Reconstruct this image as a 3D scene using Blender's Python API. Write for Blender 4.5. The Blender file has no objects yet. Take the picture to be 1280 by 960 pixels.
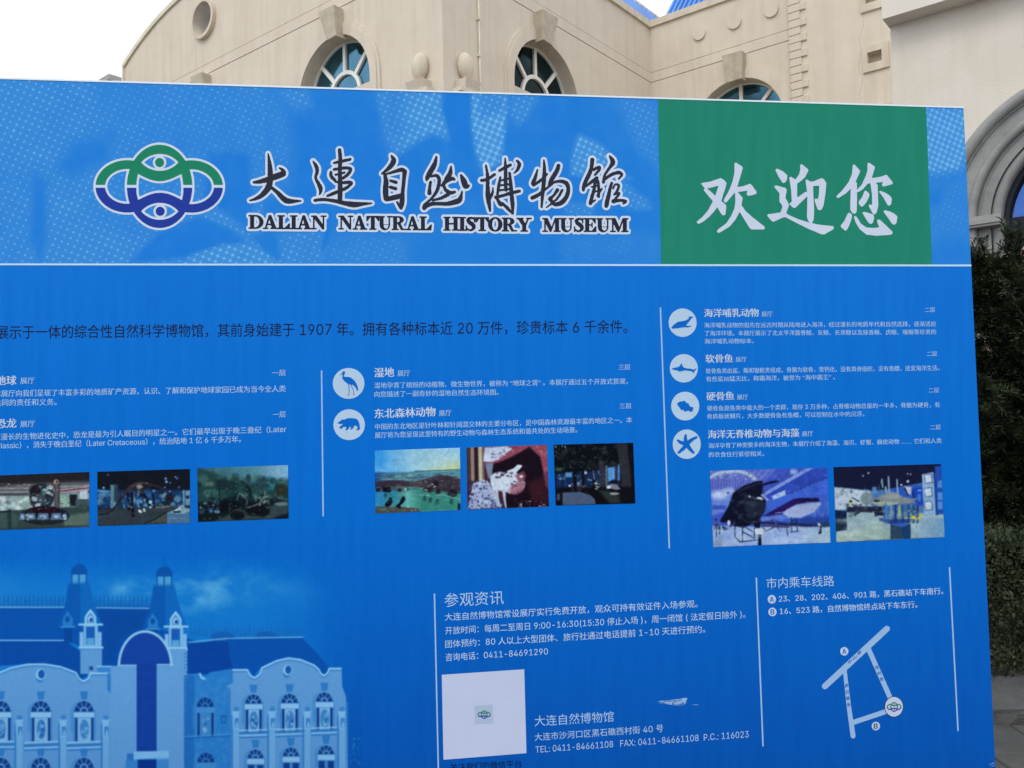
import bpy, math, random
import numpy as np
from mathutils import Matrix, Vector
from mathutils.geometry import tessellate_polygon
S = bpy.context.scene
COL = S.collection
R = math.radians
random.seed(7)

# ------------------------------------------------------------------ camera
F, PITCH, ROLL = 1056.35, R(2.684), R(-1.364)
CAM_H = 1.6
cam_d = bpy.data.cameras.new('camera')
cam_d.sensor_width = 36.0
cam_d.lens = 36.0 * F / 1280.0
cam_d.clip_start = 0.05
cam_d.clip_end = 3000
cam = bpy.data.objects.new('camera', cam_d)
COL.objects.link(cam)
S.camera = cam
_fw = Vector((0, math.cos(PITCH), math.sin(PITCH)))
_up0 = Vector((0, -math.sin(PITCH), math.cos(PITCH)))
_rt0 = Vector((1, 0, 0))
_c, _s = math.cos(ROLL), math.sin(ROLL)
RT = _rt0 * _c + _up0 * _s
UP = _up0 * _c - _rt0 * _s
M = Matrix(((RT.x, UP.x, -_fw.x, 0), (RT.y, UP.y, -_fw.y, 0), (RT.z, UP.z, -_fw.z, CAM_H), (0, 0, 0, 1)))
cam.matrix_world = M

# ------------------------------------------------------------------ sky, sun, exposure
W = bpy.data.worlds.new("World")
S.world = W
W.use_nodes = True
nt = W.node_tree
bg = nt.nodes['Background']
SUN_EL, SUN_AZ = R(48), R(-150)      # azimuth measured from +Y towards +X
sky = nt.nodes.new('ShaderNodeTexSky')
sky.sky_type = 'NISHITA'
sky.sun_disc = False
sky.sun_elevation = SUN_EL
sky.sun_rotation = SUN_AZ
sky.dust_density = 6.0
sky.air_density = 1.0
mx = nt.nodes.new('ShaderNodeMix')
mx.data_type = 'RGBA'
mx.inputs[0].default_value = 0.86     # thick even cloud over the clear sky
mx.inputs[7].default_value = (15.6, 16.6, 18.0, 1)
nt.links.new(sky.outputs[0], mx.inputs[6])
nt.links.new(mx.outputs[2], bg.inputs[0])
bg.inputs[1].default_value = 0.1
sd = bpy.data.lights.new('sun', 'SUN')
sd.energy = 0.75
sd.angle = R(22)
sd.color = (1.0, 0.96, 0.9)
sun = bpy.data.objects.new('sun', sd)
COL.objects.link(sun)
_sv = Vector((math.sin(SUN_AZ) * math.cos(SUN_EL), math.cos(SUN_AZ) * math.cos(SUN_EL), math.sin(SUN_EL)))
sun.rotation_euler = _sv.to_track_quat('Z', 'Y').to_euler()
sun.location = (-6, -8, 12)
S.view_settings.view_transform = 'Standard'
S.view_settings.look = 'None'
S.view_settings.exposure = 0.0
S.view_settings.gamma = 1.0
S.cycles.max_bounces = 6
S.cycles.use_denoising = True

# ------------------------------------------------------------------ frames: vertical planes met by a sight line
_RT, _UP, _FW = np.array(RT), np.array(UP), np.array(_fw)

def rays(X, Y):
    X = np.asarray(X, float); Y = np.asarray(Y, float)
    return (X - 640)[..., None] * _RT - (Y - 480)[..., None] * _UP + F * _FW

def az(a):
    return np.array([math.sin(R(a)), math.cos(R(a)), 0.0])

def at_x(px, dist, py=480.0):
    r = rays(px, py); h = math.hypot(r[0], r[1])
    return np.array([r[0] / h * dist, r[1] / h * dist, 0.0])

class Frame:
    """vertical plane; local x along it, local y away from the viewer, local z up"""
    def __init__(s, o, d):
        s.o = np.array(o, float); s.d = np.array(d, float); s.n = np.array([-d[1], d[0], 0.0])
        s.m = Matrix(((s.d[0], s.n[0], 0, s.o[0]), (s.d[1], s.n[1], 0, s.o[1]), (0, 0, 1, s.o[2]), (0, 0, 0, 1)))
    def uv(s, X, Y, off=0.0):
        r = rays(X, Y); c = np.array([0, 0, CAM_H]); p0 = s.o + s.n * off
        t = ((p0 - c) @ s.n) / (r @ s.n)
        P = c + r * t[..., None] if np.ndim(t) else c + r * t
        q = P - s.o
        return q @ s.d, q[..., 2]
    def pt(s, px, py, off=0.0):
        u, v = s.uv(px, py, off)
        return (float(u), float(v))

# ------------------------------------------------------------------ materials
def lin(c):
    c = np.asarray(c, float) / 255.0
    return np.where(c <= 0.04045, c / 12.92, ((c + 0.055) / 1.055) ** 2.4)

INK = np.array([1.02, 1.05, 1.13])          # light that reaches the print, taken out of the observed colour
def ink(c):
    return np.clip(lin(c) / INK, 0.002, 0.9)

def mat(name, base, rough=0.6, spec=0.3, metal=0.0, var=0.0, scale=3.0, bump=0.0, bscale=60.0, base2=None, streak=0.0):
    m = bpy.data.materials.new(name); m.use_nodes = True
    n = m.node_tree; p = n.nodes['Principled BSDF']
    p.inputs['Base Color'].default_value = (*base, 1)
    p.inputs['Roughness'].default_value = rough
    p.inputs['Specular IOR Level'].default_value = spec
    p.inputs['Metallic'].default_value = metal
    if var or base2 is not None or bump:
        tc = n.nodes.new('ShaderNodeTexCoord')
    if var or base2 is not None:
        no = n.nodes.new('ShaderNodeTexNoise'); no.inputs['Scale'].default_value = scale
        no.inputs['Detail'].default_value = 8; no.inputs['Roughness'].default_value = 0.62
        n.links.new(tc.outputs['Object'], no.inputs['Vector'])
        cr = n.nodes.new('ShaderNodeValToRGB'); b2 = base2 if base2 is not None else [c * (1 - var) for c in base]
        cr.color_ramp.elements[0].position = 0.32; cr.color_ramp.elements[1].position = 0.68
        cr.color_ramp.elements[0].color = (*b2, 1); cr.color_ramp.elements[1].color = (*base, 1)
        n.links.new(no.outputs['Fac'], cr.inputs[0])
        out = cr.outputs[0]
        if streak:
            mp = n.nodes.new('ShaderNodeMapping'); mp.inputs['Scale'].default_value = (5.0, 5.0, 0.35)
            n.links.new(tc.outputs['Object'], mp.inputs['Vector'])
            n2 = n.nodes.new('ShaderNodeTexNoise'); n2.inputs['Scale'].default_value = 1.0; n2.inputs['Detail'].default_value = 6
            n.links.new(mp.outputs[0], n2.inputs['Vector'])
            r2 = n.nodes.new('ShaderNodeMapRange'); r2.inputs[1].default_value = 0.48; r2.inputs[2].default_value = 0.75
            r2.inputs[3].default_value = 0.0; r2.inputs[4].default_value = streak
            n.links.new(n2.outputs['Fac'], r2.inputs[0])
            mm = n.nodes.new('ShaderNodeMix'); mm.data_type = 'RGBA'
            mm.inputs[7].default_value = (base[0] * 0.5, base[1] * 0.46, base[2] * 0.4, 1)
            n.links.new(r2.outputs[0], mm.inputs[0]); n.links.new(out, mm.inputs[6]); out = mm.outputs[2]
        n.links.new(out, p.inputs['Base Color'])
    if bump:
        nb = n.nodes.new('ShaderNodeTexNoise'); nb.inputs['Scale'].default_value = bscale; nb.inputs['Detail'].default_value = 5
        n.links.new(tc.outputs['Object'], nb.inputs['Vector'])
        bm = n.nodes.new('ShaderNodeBump'); bm.inputs['Strength'].default_value = bump; bm.inputs['Distance'].default_value = 0.01
        n.links.new(nb.outputs['Fac'], bm.inputs['Height']); n.links.new(bm.outputs[0], p.inputs['Normal'])
    return m

_inkmats = {}
def inkmat(c):
    c = tuple(int(x) for x in c)
    if c not in _inkmats:
        a = ink(c)
        _inkmats[c] = mat('print_ink_%d_%d_%d' % c, tuple(a), 0.6, 0.03, var=0.06, scale=9.0)
    return _inkmats[c]

def attr_mat(name):
    m = bpy.data.materials.new(name); m.use_nodes = True
    n = m.node_tree; p = n.nodes['Principled BSDF']
    a = n.nodes.new('ShaderNodeAttribute'); a.attribute_name = 'print'
    n.links.new(a.outputs['Color'], p.inputs['Base Color'])
    p.inputs['Roughness'].default_value = 0.6; p.inputs['Specular IOR Level'].default_value = 0.03
    tc = n.nodes.new('ShaderNodeTexCoord')
    mp = n.nodes.new('ShaderNodeMapping'); mp.inputs['Scale'].default_value = (1.0, 1.0, 0.25)
    n.links.new(tc.outputs['Object'], mp.inputs['Vector'])
    nb = n.nodes.new('ShaderNodeTexNoise'); nb.inputs['Scale'].default_value = 5.0; nb.inputs['Detail'].default_value = 4
    n.links.new(mp.outputs[0], nb.inputs['Vector'])
    bm = n.nodes.new('ShaderNodeBump'); bm.inputs['Strength'].default_value = 0.25; bm.inputs['Distance'].default_value = 0.02
    n.links.new(nb.outputs['Fac'], bm.inputs['Height']); n.links.new(bm.outputs[0], p.inputs['Normal'])
    return m

# ------------------------------------------------------------------ object helpers
def link(name, me, m=None, parent=None, mw=None, kind=None, label=None):
    o = bpy.data.objects.new(name, me); COL.objects.link(o)
    if m is not None and me is not None:
        me.materials.append(m)
    if parent is not None: o.parent = parent
    if mw is not None: o.matrix_local = mw
    if kind: o['kind'] = kind
    if label: o['label'] = label
    return o

def thing(name, label, cat, loc=(0, 0, 0), group=None, me=None, m=None):
    o = link(name, me, m); o.location = loc
    o['label'] = label; o['category'] = cat
    if group: o['group'] = group
    return o

def mesh(name, V, Fc, smooth=False):
    me = bpy.data.meshes.new(name)
    me.from_pydata([tuple(map(float, v)) for v in V], [], [tuple(map(int, f)) for f in Fc])
    me.validate(clean_customdata=False)
    if smooth: me.polygons.foreach_set('use_smooth', [True] * len(me.polygons))
    me.update()
    return me

def ext(loops, y0, y1, name='shape', rec=None):
    """outline with holes in (x,z), extruded from y0 (front) to y1 (back)"""
    tl = [[Vector((p[0], p[1], 0)) for p in lp] for lp in loops]
    tris = tessellate_polygon(tl)
    flat = [p for lp in loops for p in lp]; n = len(flat)
    V = [(p[0], y0, p[1]) for p in flat] + [(p[0], y1, p[1]) for p in flat]
    Fc = []
    for t in tris:
        a, b, c = t
        pa, pb, pc = flat[a], flat[b], flat[c]
        ar = (pb[0] - pa[0]) * (pc[1] - pa[1]) - (pb[1] - pa[1]) * (pc[0] - pa[0])
        if abs(ar) < 1e-12: continue
        if ar < 0: b, c = c, b
        Fc.append((a, b, c)); Fc.append((a + n, c + n, b + n))
    k = 0
    for li, lp in enumerate(loops):
        m_ = len(lp)
        A = sum(lp[i][0] * lp[(i + 1) % m_][1] - lp[(i + 1) % m_][0] * lp[i][1] for i in range(m_))
        flip = (A < 0) != (li > 0)
        for i in range(m_):
            j = (i + 1) % m_
            q = (k + i, k + i + n, k + j + n, k + j)
            Fc.append(q[::-1] if flip else q)
        k += m_
    return mesh(name, V, Fc)

def rect(x0, z0, x1, z1):
    return [(x0, z0), (x1, z0), (x1, z1), (x0, z1)]

class MB:
    def __init__(s): s.V = []; s.F = []
    def add(s, V, Fc):
        k = len(s.V); s.V += list(V); s.F += [tuple(i + k for i in f) for f in Fc]; return s
    def box(s, x0, x1, y0, y1, z0, z1):
        V = [(x0, y0, z0), (x1, y0, z0), (x1, y1, z0), (x0, y1, z0), (x0, y0, z1), (x1, y0, z1), (x1, y1, z1), (x0, y1, z1)]
        return s.add(V, [(0, 3, 2, 1), (4, 5, 6, 7), (0, 1, 5, 4), (1, 2, 6, 5), (2, 3, 7, 6), (3, 0, 4, 7)])
    def prism(s, loop, y0, y1):
        n = len(loop)
        A = sum(loop[i][0] * loop[(i + 1) % n][1] - loop[(i + 1) % n][0] * loop[i][1] for i in range(n))
        if A < 0: loop = loop[::-1]
        V = [(p[0], y0, p[1]) for p in loop] + [(p[0], y1, p[1]) for p in loop]
        return s.add(V, [tuple(range(n)), tuple(range(2 * n - 1, n - 1, -1))] + [(i, i + n, (i + 1) % n + n, (i + 1) % n) for i in range(n)])
    def tube(s, pts, rad, seg=10, cap=True):
        pts = [Vector(p) for p in pts]; n = len(pts)
        rads = rad if hasattr(rad, '__len__') else [rad] * n
        rings = []; up = None
        for i, p in enumerate(pts):
            t = (pts[min(i + 1, n - 1)] - pts[max(i - 1, 0)]).normalized()
            if up is None: up = Vector((0, 1, 0)) if abs(t.y) < 0.9 else Vector((1, 0, 0))
            a = (up - t * up.dot(t)).normalized(); b = t.cross(a); up = a
            rings.append([tuple(p + (a * math.cos(2 * math.pi * k / seg) + b * math.sin(2 * math.pi * k / seg)) * rads[i]) for k in range(seg)])
        V = [v for r in rings for v in r]; Fc = []
        for i in range(n - 1):
            for k in range(seg):
                k2 = (k + 1) % seg
                Fc.append((i * seg + k, i * seg + k2, (i + 1) * seg + k2, (i + 1) * seg + k))
        if cap:
            Fc.append(tuple(range(seg - 1, -1, -1))); Fc.append(tuple((n - 1) * seg + k for k in range(seg)))
        return s.add(V, Fc)
    def me(s, name='part', smooth=False): return mesh(name, s.V, s.F, smooth)

def arc(cx, cz, r, a0, a1, n=32, ry=None):
    ry = r if ry is None else ry
    return [(cx + r * math.cos(R(a0 + (a1 - a0) * i / n)), cz + ry * math.sin(R(a0 + (a1 - a0) * i / n))) for i in range(n + 1)]

def circle3(p, q, r):
    ax, ay = p; bx, by = q; cx, cy = r
    d = 2 * (ax * (by - cy) + bx * (cy - ay) + cx * (ay - by))
    ux = ((ax * ax + ay * ay) * (by - cy) + (bx * bx + by * by) * (cy - ay) + (cx * cx + cy * cy) * (ay - by)) / d
    uy = ((ax * ax + ay * ay) * (cx - bx) + (bx * bx + by * by) * (ax - cx) + (cx * cx + cy * cy) * (bx - ax)) / d
    return ux, uy, math.hypot(ax - ux, ay - uy)

# ================================================================== LARGE STRUCTURE
# ------------------------------------------------------------------ ground
m_ground = mat('asphalt_paving', (0.17, 0.165, 0.155), 0.9, 0.2, base2=(0.12, 0.118, 0.112), scale=2.0, bump=0.4, bscale=45)
N = 24
xs = np.linspace(-600, 600, N + 1)
V = [(x, y, 0) for x in xs for y in xs]
link('ground', mesh('ground', V, [(i * (N + 1) + j, (i + 1) * (N + 1) + j, (i + 1) * (N + 1) + j + 1, i * (N + 1) + j + 1) for i in range(N) for j in range(N)]), m_ground, kind='structure')

# ------------------------------------------------------------------ museum building
m_wallA = mat('cream_stucco', (0.665, 0.582, 0.475), 0.85, 0.15, base2=(0.60, 0.515, 0.41), scale=1.1, bump=0.45, bscale=55, streak=0.2)
m_trim = mat('cream_trim', (0.67, 0.585, 0.46), 0.8, 0.15, base2=(0.56, 0.48, 0.37), scale=3.0, bump=0.3, bscale=60, streak=0.3)
m_key = mat('weathered_keystone', (0.53, 0.46, 0.36), 0.85, 0.2, base2=(0.38, 0.33, 0.25), scale=4.0, bump=0.5, bscale=50, streak=0.35)
m_groove = mat('dark_joint', (0.16, 0.12, 0.09), 0.9, 0.1)
m_frame = mat('white_window_frame', (0.80, 0.77, 0.70), 0.5, 0.4)
m_glass = mat('teal_window_glass', (0.075, 0.215, 0.31), 0.10, 0.5, metal=0.85, var=0.4, scale=1.6)
m_glass2 = mat('teal_glass_dark_reflection', (0.022, 0.06, 0.078), 0.12, 0.5, metal=0.85, var=0.5, scale=1.6)  # same glass on facade B, its darker reflection put into the colour
m_roof = mat('blue_roof_sheet', (0.10, 0.30, 0.74), 0.3, 0.5, var=0.25, scale=1.5)
m_grey = mat('grey_carved_stone', (0.335, 0.33, 0.315), 0.8, 0.25, base2=(0.22, 0.222, 0.22), scale=3.5, bump=0.5, bscale=80, streak=0.2)
m_wallT = mat('pale_stucco', (0.69, 0.63, 0.545), 0.85, 0.15, base2=(0.625, 0.565, 0.48), scale=1.3, bump=0.5, bscale=50, streak=0.12)

C0 = at_x(553.6, 15.0, 60)
fA = Frame(C0, az(128.8))
fB = Frame(C0, az(38.8))
uB, _ = fB.pt(812.5, 60)
C2 = C0 + fB.d * uB
fC = Frame(C2, az(128.8))

bld = thing('museum_building', 'cream stucco museum building with arched windows and blue roofs behind the board', 'building', tuple(C0))
def rel(fr):
    m = fr.m.copy(); m.translation = m.translation - Vector(C0); return m
MA, MBm, MC = rel(fA), rel(fB), rel(fC)
def part(name, me, m, mw, label=None, kind=None): return link(name, me, m, bld, mw, kind, label)
def sub(name, me, m, parent, label=None): return link(name, me, m, parent, None, None, label)

# heights shared by the three facades
_, z_hi = fB.pt(812.3, 90.5)
_, z_lo = fB.pt(812.3, 102.4)
_, z_par = fB.pt(812.3, 36.0)
_, z_cop = fB.pt(812.3, 28.0)
print('band', z_lo, z_hi, 'parapet', z_par, z_cop, 'uB', uB)
print('A band check', fA.pt(253.8, 86.3), fA.pt(398, 12.2), fA.pt(268, 91.4), fA.pt(400, 25.4))
print('C band check', fC.pt(986, 37.5), fC.pt(987.2, 49.7))

def arch_from(fr, l, t, r):
    return circle3(fr.pt(*l), fr.pt(*t), fr.pt(*r))
wA = arch_from(fA, (378.4, 107.8), (431.9, 43.8), (464.7, 100.0))
wB = arch_from(fB, (640.4, 100.6), (668.0, 50.0), (718.6, 117.7))
wC = arch_from(fC, (885.0, 123.7), (931.0, 98.0), (977.5, 127.5))
print('windows', wA, wB, wC)
# oculus and gable of facade A
ocA = fA.pt(256.5, 24.5); ocR = abs(fA.pt(270.0, 24)[0] - fA.pt(244.0, 24)[0]) / 2
print('oculus', ocA, ocR)
gab = [fA.pt(*p) for p in ((155.2, 80.2), (165.5, 67.0), (176.6, 54.8), (197.9, 28.4), (221.2, 1.0))]
print('gable', gab, fA.pt(153.2, 99.5))
uL = gab[0][0]
# circle of the gable, centred over the oculus
def fit_gable():
    s0 = ocA[0]; (x1, z1), (x2, z2) = gab[1], gab[4]
    # centre (s0, zc): (x1-s0)^2+(z1-zc)^2 = (x2-s0)^2+(z2-zc)^2
    zc = ((x1 - s0) ** 2 - (x2 - s0) ** 2 + z1 * z1 - z2 * z2) / (2 * (z1 - z2))
    return zc, math.hypot(x1 - s0, z1 - zc)
gz, gr = fit_gable()
print('gable circle', gz, gr)

BAND = 0.012
def arched_hole(cx, cz, r, zb):
    return [(cx - r, zb)] + [(cx + r, zb)] + arc(cx, cz, r, 0, 180, 28)

def wall_layers(fr, mw, x0, x1, holes_low, top_outline, holes_up, thick=0.35, grv=0.014, lowz=0.0):
    """stucco wall in three courses with incised joints at the string course"""
    lower = [rect(x0, lowz, x1, z_lo - grv / 2)] + holes_low
    part('wall', ext(lower, 0, thick, 'lower_wall'), m_wallA, mw)
    part('string_course', ext([rect(x0, z_lo + grv / 2, x1, z_hi - grv / 2)], -0.006, thick, 'band'), m_wallA, mw)
    part('upper_wall', ext([top_outline] + holes_up, 0, thick, 'upper_wall'), m_wallA, mw)
    b = MB()
    b.box(x0 + .01, x1 - .01, 0.03, thick - .02, z_lo - grv / 2 + 1e-4, z_lo + grv / 2 - 1e-4)
    b.box(x0 + .01, x1 - .01, 0.03, thick - .02, z_hi - grv / 2 + 1e-4, z_hi + grv / 2 - 1e-4)
    part('joint', b.me('joint'), m_groove, mw)

SP = ocA[0] - wA[0]                       # window pitch of facade A (the middle window is under the oculus)
_k1 = fA.pt(251.7, 87.3, -0.25)[0] - fA.pt(416.9, 5.6, -0.25)[0]
print('pitch by oculus', SP, 'by keystones', _k1)
SP = _k1
wins_A = [(wA[0] + k * SP, wA[1], wA[2]) for k in range(3)]
WB_ = 0.0
hA = [arched_hole(c, z, r, z - 2.2) for c, z, r in wins_A if c - r > uL + .2]
lo_hA = [arched_hole(c, z - 4.4, r, z - 4.4 - 2.2) for c, z, r in wins_A if c - r > uL + .2]
top = []
a_end = math.degrees(math.atan2(gab[0][1] - gz, gab[0][0] - ocA[0]))
gpts = arc(ocA[0], gz, gr, a_end if a_end > 0 else a_end + 360, 180 - a_end, 40)
sh_z = gab[0][1]
xr = 2 * ocA[0] - gab[0][0]
top_out = [(uL, z_hi + .007), (0.0, z_hi + .007)]
if xr < -0.3:
    top_out += [(0.0, sh_z + .55), (xr + .25, sh_z + .55), (xr + .22, sh_z + .15), (xr + .1, sh_z)]
    top_out += gpts[::-1]
else:
    gg = [p for p in gpts[::-1] if p[0] < 0.0]
    top_out += [(0.0, gg[0][1])] + gg
top_out = [p for i, p in enumerate(top_out) if i == 0 or math.dist(p, top_out[i - 1]) > 1e-4]
oc_hole = arc(ocA[0], ocA[1], ocR * .93, 0, 360, 36)[:-1]
wall_layers(fA, MA, uL, 0.0, hA + lo_hA, top_out, [oc_hole])
# coping following the gable and the end of the wall
gl = [p for p in gpts if p[0] < 0][::-1]
gl = sorted(gl, key=lambda p: p[0])
cop = [(uL - .05, z_hi - 1.2), (uL - .05, gl[0][1])] + [(p[0] + (p[0] - ocA[0]) / gr * .07, p[1] + (p[1] - gz) / gr * .07) for p in gl]
inner = [(uL + .035, z_hi - 1.2), (uL + .035, gl[0][1])] + [(p[0] - (p[0] - ocA[0]) / gr * .05, p[1] - (p[1] - gz) / gr * .05) for p in gl]
m_cop = mat('pale_coping', (0.72, 0.66, 0.50), 0.8, 0.2, var=0.2, scale=3)
part('gable_coping', ext([cop + inner[::-1]], -0.05, 0.45, 'coping'), m_cop, MA)
# oculus ring
o = part('oculus', ext([arc(ocA[0], ocA[1], ocR * 1.06, 0, 360, 40)[:-1], arc(ocA[0], ocA[1], ocR * .88, 0, 360, 40)[:-1]], -0.10, 0.38, 'ring'), m_trim, MA)

# ---- windows: reveal, archivolt, fan light, panel under the fan
def fan_window(fr, mw, cx, cz, r, inset=0.30, gl_=None):
    gl_ = gl_ or m_glass
    w = part('arched_window', ext([[(cx - r - .02, cz - 2.25)] + [(cx + r + .02, cz - 2.25)] + arc(cx, cz, r + .02, 0, 180, 30),
                             [(cx - r + .001, cz - 2.2)] + [(cx + r - .001, cz - 2.2)] + arc(cx, cz, r - .003, 0, 180, 30)], 0.004, inset + .08, 'reveal'), m_wallA, mw)
    # glass of the fan, four outer panes and the hub
    yg = inset
    rr, ri = r * 0.985, r * 0.40
    for a0, a1 in ((0, 47), (47, 90), (90, 133), (133, 180)):
        sub('pane', ext([arc(cx, cz, rr, a0 + 1, a1 - 1, 10) + arc(cx, cz, ri, a1 - 1, a0 + 1, 10)], yg, yg + .01, 'pane'), gl_, w)
    sub('pane', ext([arc(cx, cz, ri - .02, 0, 180, 16)], yg, yg + .01, 'pane'), gl_, w)
    b = MB()
    t = 0.035 * r / .95
    for a in (47, 90, 133):
        ca, sa = math.cos(R(a)), math.sin(R(a))
        b.prism([(cx + ca * ri - sa * t, cz + sa * ri + ca * t), (cx + ca * rr - sa * t, cz + sa * rr + ca * t),
                 (cx + ca * rr + sa * t, cz + sa * rr - ca * t), (cx + ca * ri + sa * t, cz + sa * ri - ca * t)], yg - .05, yg + .03)
    sub('glazing_bar', b.me('bars'), m_frame, w)
    sub('hub_ring', ext([arc(cx, cz, ri + .05, 0, 180, 20) + arc(cx, cz, ri - .03, 180, 0, 20)], yg - .055, yg + .03, 'hub'), m_frame, w)
    sub('outer_frame', ext([arc(cx, cz, rr + .005, 0, 180, 30) + arc(cx, cz, rr - .035, 180, 0, 30)], yg - .045, yg + .03, 'rim'), m_frame, w)
    # solid panel below the fan
    sub('relief_panel', MB().box(cx - r + .002, cx + r - .002, yg - .16, yg + .02, cz - 2.2, cz - .002).me('panel'), m_wallA, w)
    # two-step archivolt
    for ro, pr in ((r * 1.24, 0.035), (r * 1.17, 0.055)):
        sub('archivolt', ext([[(cx + r, cz - 2.2), (cx + ro, cz - 2.2)] + arc(cx, cz, ro, 0, 180, 32) + [(cx - ro, cz - 2.2), (cx - r, cz - 2.2)] + arc(cx, cz, r + .0, 180, 0, 32)], -pr, 0.003 if pr < .05 else -.034, 'archivolt'), m_wallA, w)
    return w

def keystone(fr, mw, quad, out, dx=0.0, m=None):
    q = [fr.pt(px, py, -out) for px, py in quad]
    q = [(a + dx, b) for a, b in q]
    b = MB()
    n = 4; A = sum(q[i][0] * q[(i + 1) % n][1] - q[(i + 1) % n][0] * q[i][1] for i in range(n))
    if A < 0: q = q[::-1]
    cx = sum(p[0] for p in q) / 4; cz = sum(p[1] for p in q) / 4
    e = 0.012
    V = [(cx + (p[0] - cx) * .96, -out, cz + (p[1] - cz) * .98) for p in q] + [(p[0], -out + e, p[1]) for p in q] + [(p[0], 0.02, p[1]) for p in q]
    Fc = [(0, 1, 2, 3), (11, 10, 9, 8)]
    for k in (0, 4):
        Fc += [(k + i, k + i + 4, k + (i + 1) % 4 + 4, k + (i + 1) % 4) for i in range(4)]
    b.add(V, Fc)
    return part('keystone', b.me('keystone'), m or m_key, mw)

qA = ((397.2, 15), (416.9, 5.6), (419.7, 44), (408.4, 50.6))
for k, (c, z, r) in enumerate(wins_A):
    if c - r > uL + .2:
        fan_window(fA, MA, c, z, r)
        fan_window(fA, MA, c, z - 4.4, r)
        keystone(fA, MA, qA, 0.25, k * SP)
fan_window(fB, MBm, *wB, gl_=m_glass2)
keystone(fB, MBm, ((678.7, 10.8), (698.5, 23), (690.7, 57.1), (679.5, 48.9)), 0.25)
fan_window(fC, MC, *wC)
keystone(fC, MC, ((901.9, 69.4), (927.2, 62.8), (927.2, 97.5), (909.8, 103.1)), 0.25)

# ---- facade B
top_B = [(0.0, z_hi + .007), (uB, z_hi + .007), (uB, z_par)]
bB = [fB.pt(*p) for p in ((759, 0), (735, -16))]
top_B += [(bB[0][0] * .3, z_par + .0), (0.0, z_par)]
print('B parapet check', fB.pt(759, 0), z_par)
holes_B = [arched_hole(wB[0], wB[1], wB[2], wB[1] - 2.2)]
wall_layers(fB, MBm, 0.352, uB, holes_B, [(0.352, z_hi + .007), (uB, z_hi + .007), (uB, z_par), (0.352, z_par)], [])
part('corner_pier', MB().box(0.004, .352, 0.001, .352, 0, z_par + .9).me('pier'), m_wallA, MBm)
part('parapet_coping', MB().box(0.36, uB - .06, -0.06, 0.40, z_par, z_cop).me('coping'), m_trim, MBm)

# ---- facade C and the quoined block right of it
uQ = fC.pt(985.3, 5)[0]; uQ = (uQ + fC.pt(991.2, 129)[0]) / 2
uD = fC.pt(1125, 60)[0] + 1.2
wall_layers(fC, MC, 0.0, uQ, [arched_hole(wC[0], wC[1], wC[2], wC[1] - 2.2)], [(0.0, z_hi + .007), (uQ, z_hi + .007), (uQ, z_par), (0.0, z_par)], [])
part('parapet_coping', MB().box(-.02, uQ - .002, -0.06, 0.40, z_par, z_cop).me('coping'), m_trim, MC)
for px, py in ((874.7, 42.2), (918.8, 28.1), (964.7, 13.1)):
    c = fC.pt(px, py)
    b = MB(); b.prism(arc(c[0], c[1], .162, 0, 360, 28)[:-1], -.05, 0.01)
    part('roundel', b.me('roundel'), m_wallA, MC)
# block D, a little proud of facade C
PD = 0.06
nq = [fC.pt(px, py, -PD) for px, py in ((1084.8, 66.6), (1102.6, 62.4), (1102.6, 76), (1084.8, 81))]
nx0, nx1 = nq[0][0], nq[1][0]; nz1 = (nq[0][1] + nq[1][1]) / 2; nz0 = (nq[2][1] + nq[3][1]) / 2
ob = fC.pt(1080.6, 89.6, -PD - .05); ort = fC.pt(1109.7, 81.6, -PD - .05); otr = fC.pt(1109.7, 55.3, -PD - .05)
dz = fC.pt(1076.3, 15, -PD - .05)[1] - ob[1]
print('niche', nx0, nx1, nz0, nz1, 'outer', ob, ort, otr, 'dz', dz)
fx0, fx1, fz0, fz1 = nx0 - .1, nx1 + .14, nz0 - .17, nz1 + .14
zD = z_hi + 4.2
holesD = [rect(nx0, nz0 + k * dz, nx1, nz1 + k * dz) for k in (-1, 0, 1)]
part('stair_tower_wall', ext([rect(uQ, 0, uD, zD)] + holesD, -PD, 0.4, 'block'), m_wallA, MC)
for k in (-1, 0, 1):
    f = part('niche_frame', ext([rect(fx0, fz0 + k * dz, fx1, fz1 + k * dz), rect(nx0, nz0 + k * dz, nx1, nz1 + k * dz)], -PD - .05, -PD + .01, 'niche_frame'), m_trim, MC)
    sub('niche_back', MB().box(nx0 - .03, nx1 + .03, 0.12, 0.16, nz0 + k * dz - .03, nz1 + k * dz + .03).me('niche_back'), m_wallA, f)
# quoins
qz0 = fC.pt(988, 95 / 5.333, -PD)[1]
hq = (fC.pt(985, 95 / 5.333, -PD)[1] - fC.pt(987.5, 297 / 5.333, -PD)[1]) / 4
lw = fC.pt(970 + 215 / 5.333, 50, -PD)[0] - fC.pt(970 + 97 / 5.333, 50, -PD)[0]
sw = fC.pt(970 + 173 / 5.333, 50, -PD)[0] - fC.pt(970 + 93 / 5.333, 50, -PD)[0]
print('quoin', hq, lw, sw, uQ)
def bevel_box(w, h, d, e=.012):
    V = [(e, -d, e), (w - e, -d, e), (w - e, -d, h - e), (e, -d, h - e), (0, -d + e, 0), (w, -d + e, 0), (w, -d + e, h), (0, -d + e, h), (0, 0, 0), (w, 0, 0), (w, 0, h), (0, 0, h)]
    Fc = [(0, 1, 2, 3), (11, 10, 9, 8)]
    for k in (0, 4): Fc += [(k + i, k + i + 4, k + (i + 1) % 4 + 4, k + (i + 1) % 4) for i in range(4)]
    return mesh('quoin', V, Fc)
g_ = .008
meL = bevel_box(lw, hq - g_, .045); meS = bevel_box(sw, hq - g_, .045)
meL.materials.append(m_wallA); meS.materials.append(m_wallA)
k0 = int(qz0 / hq)
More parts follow.
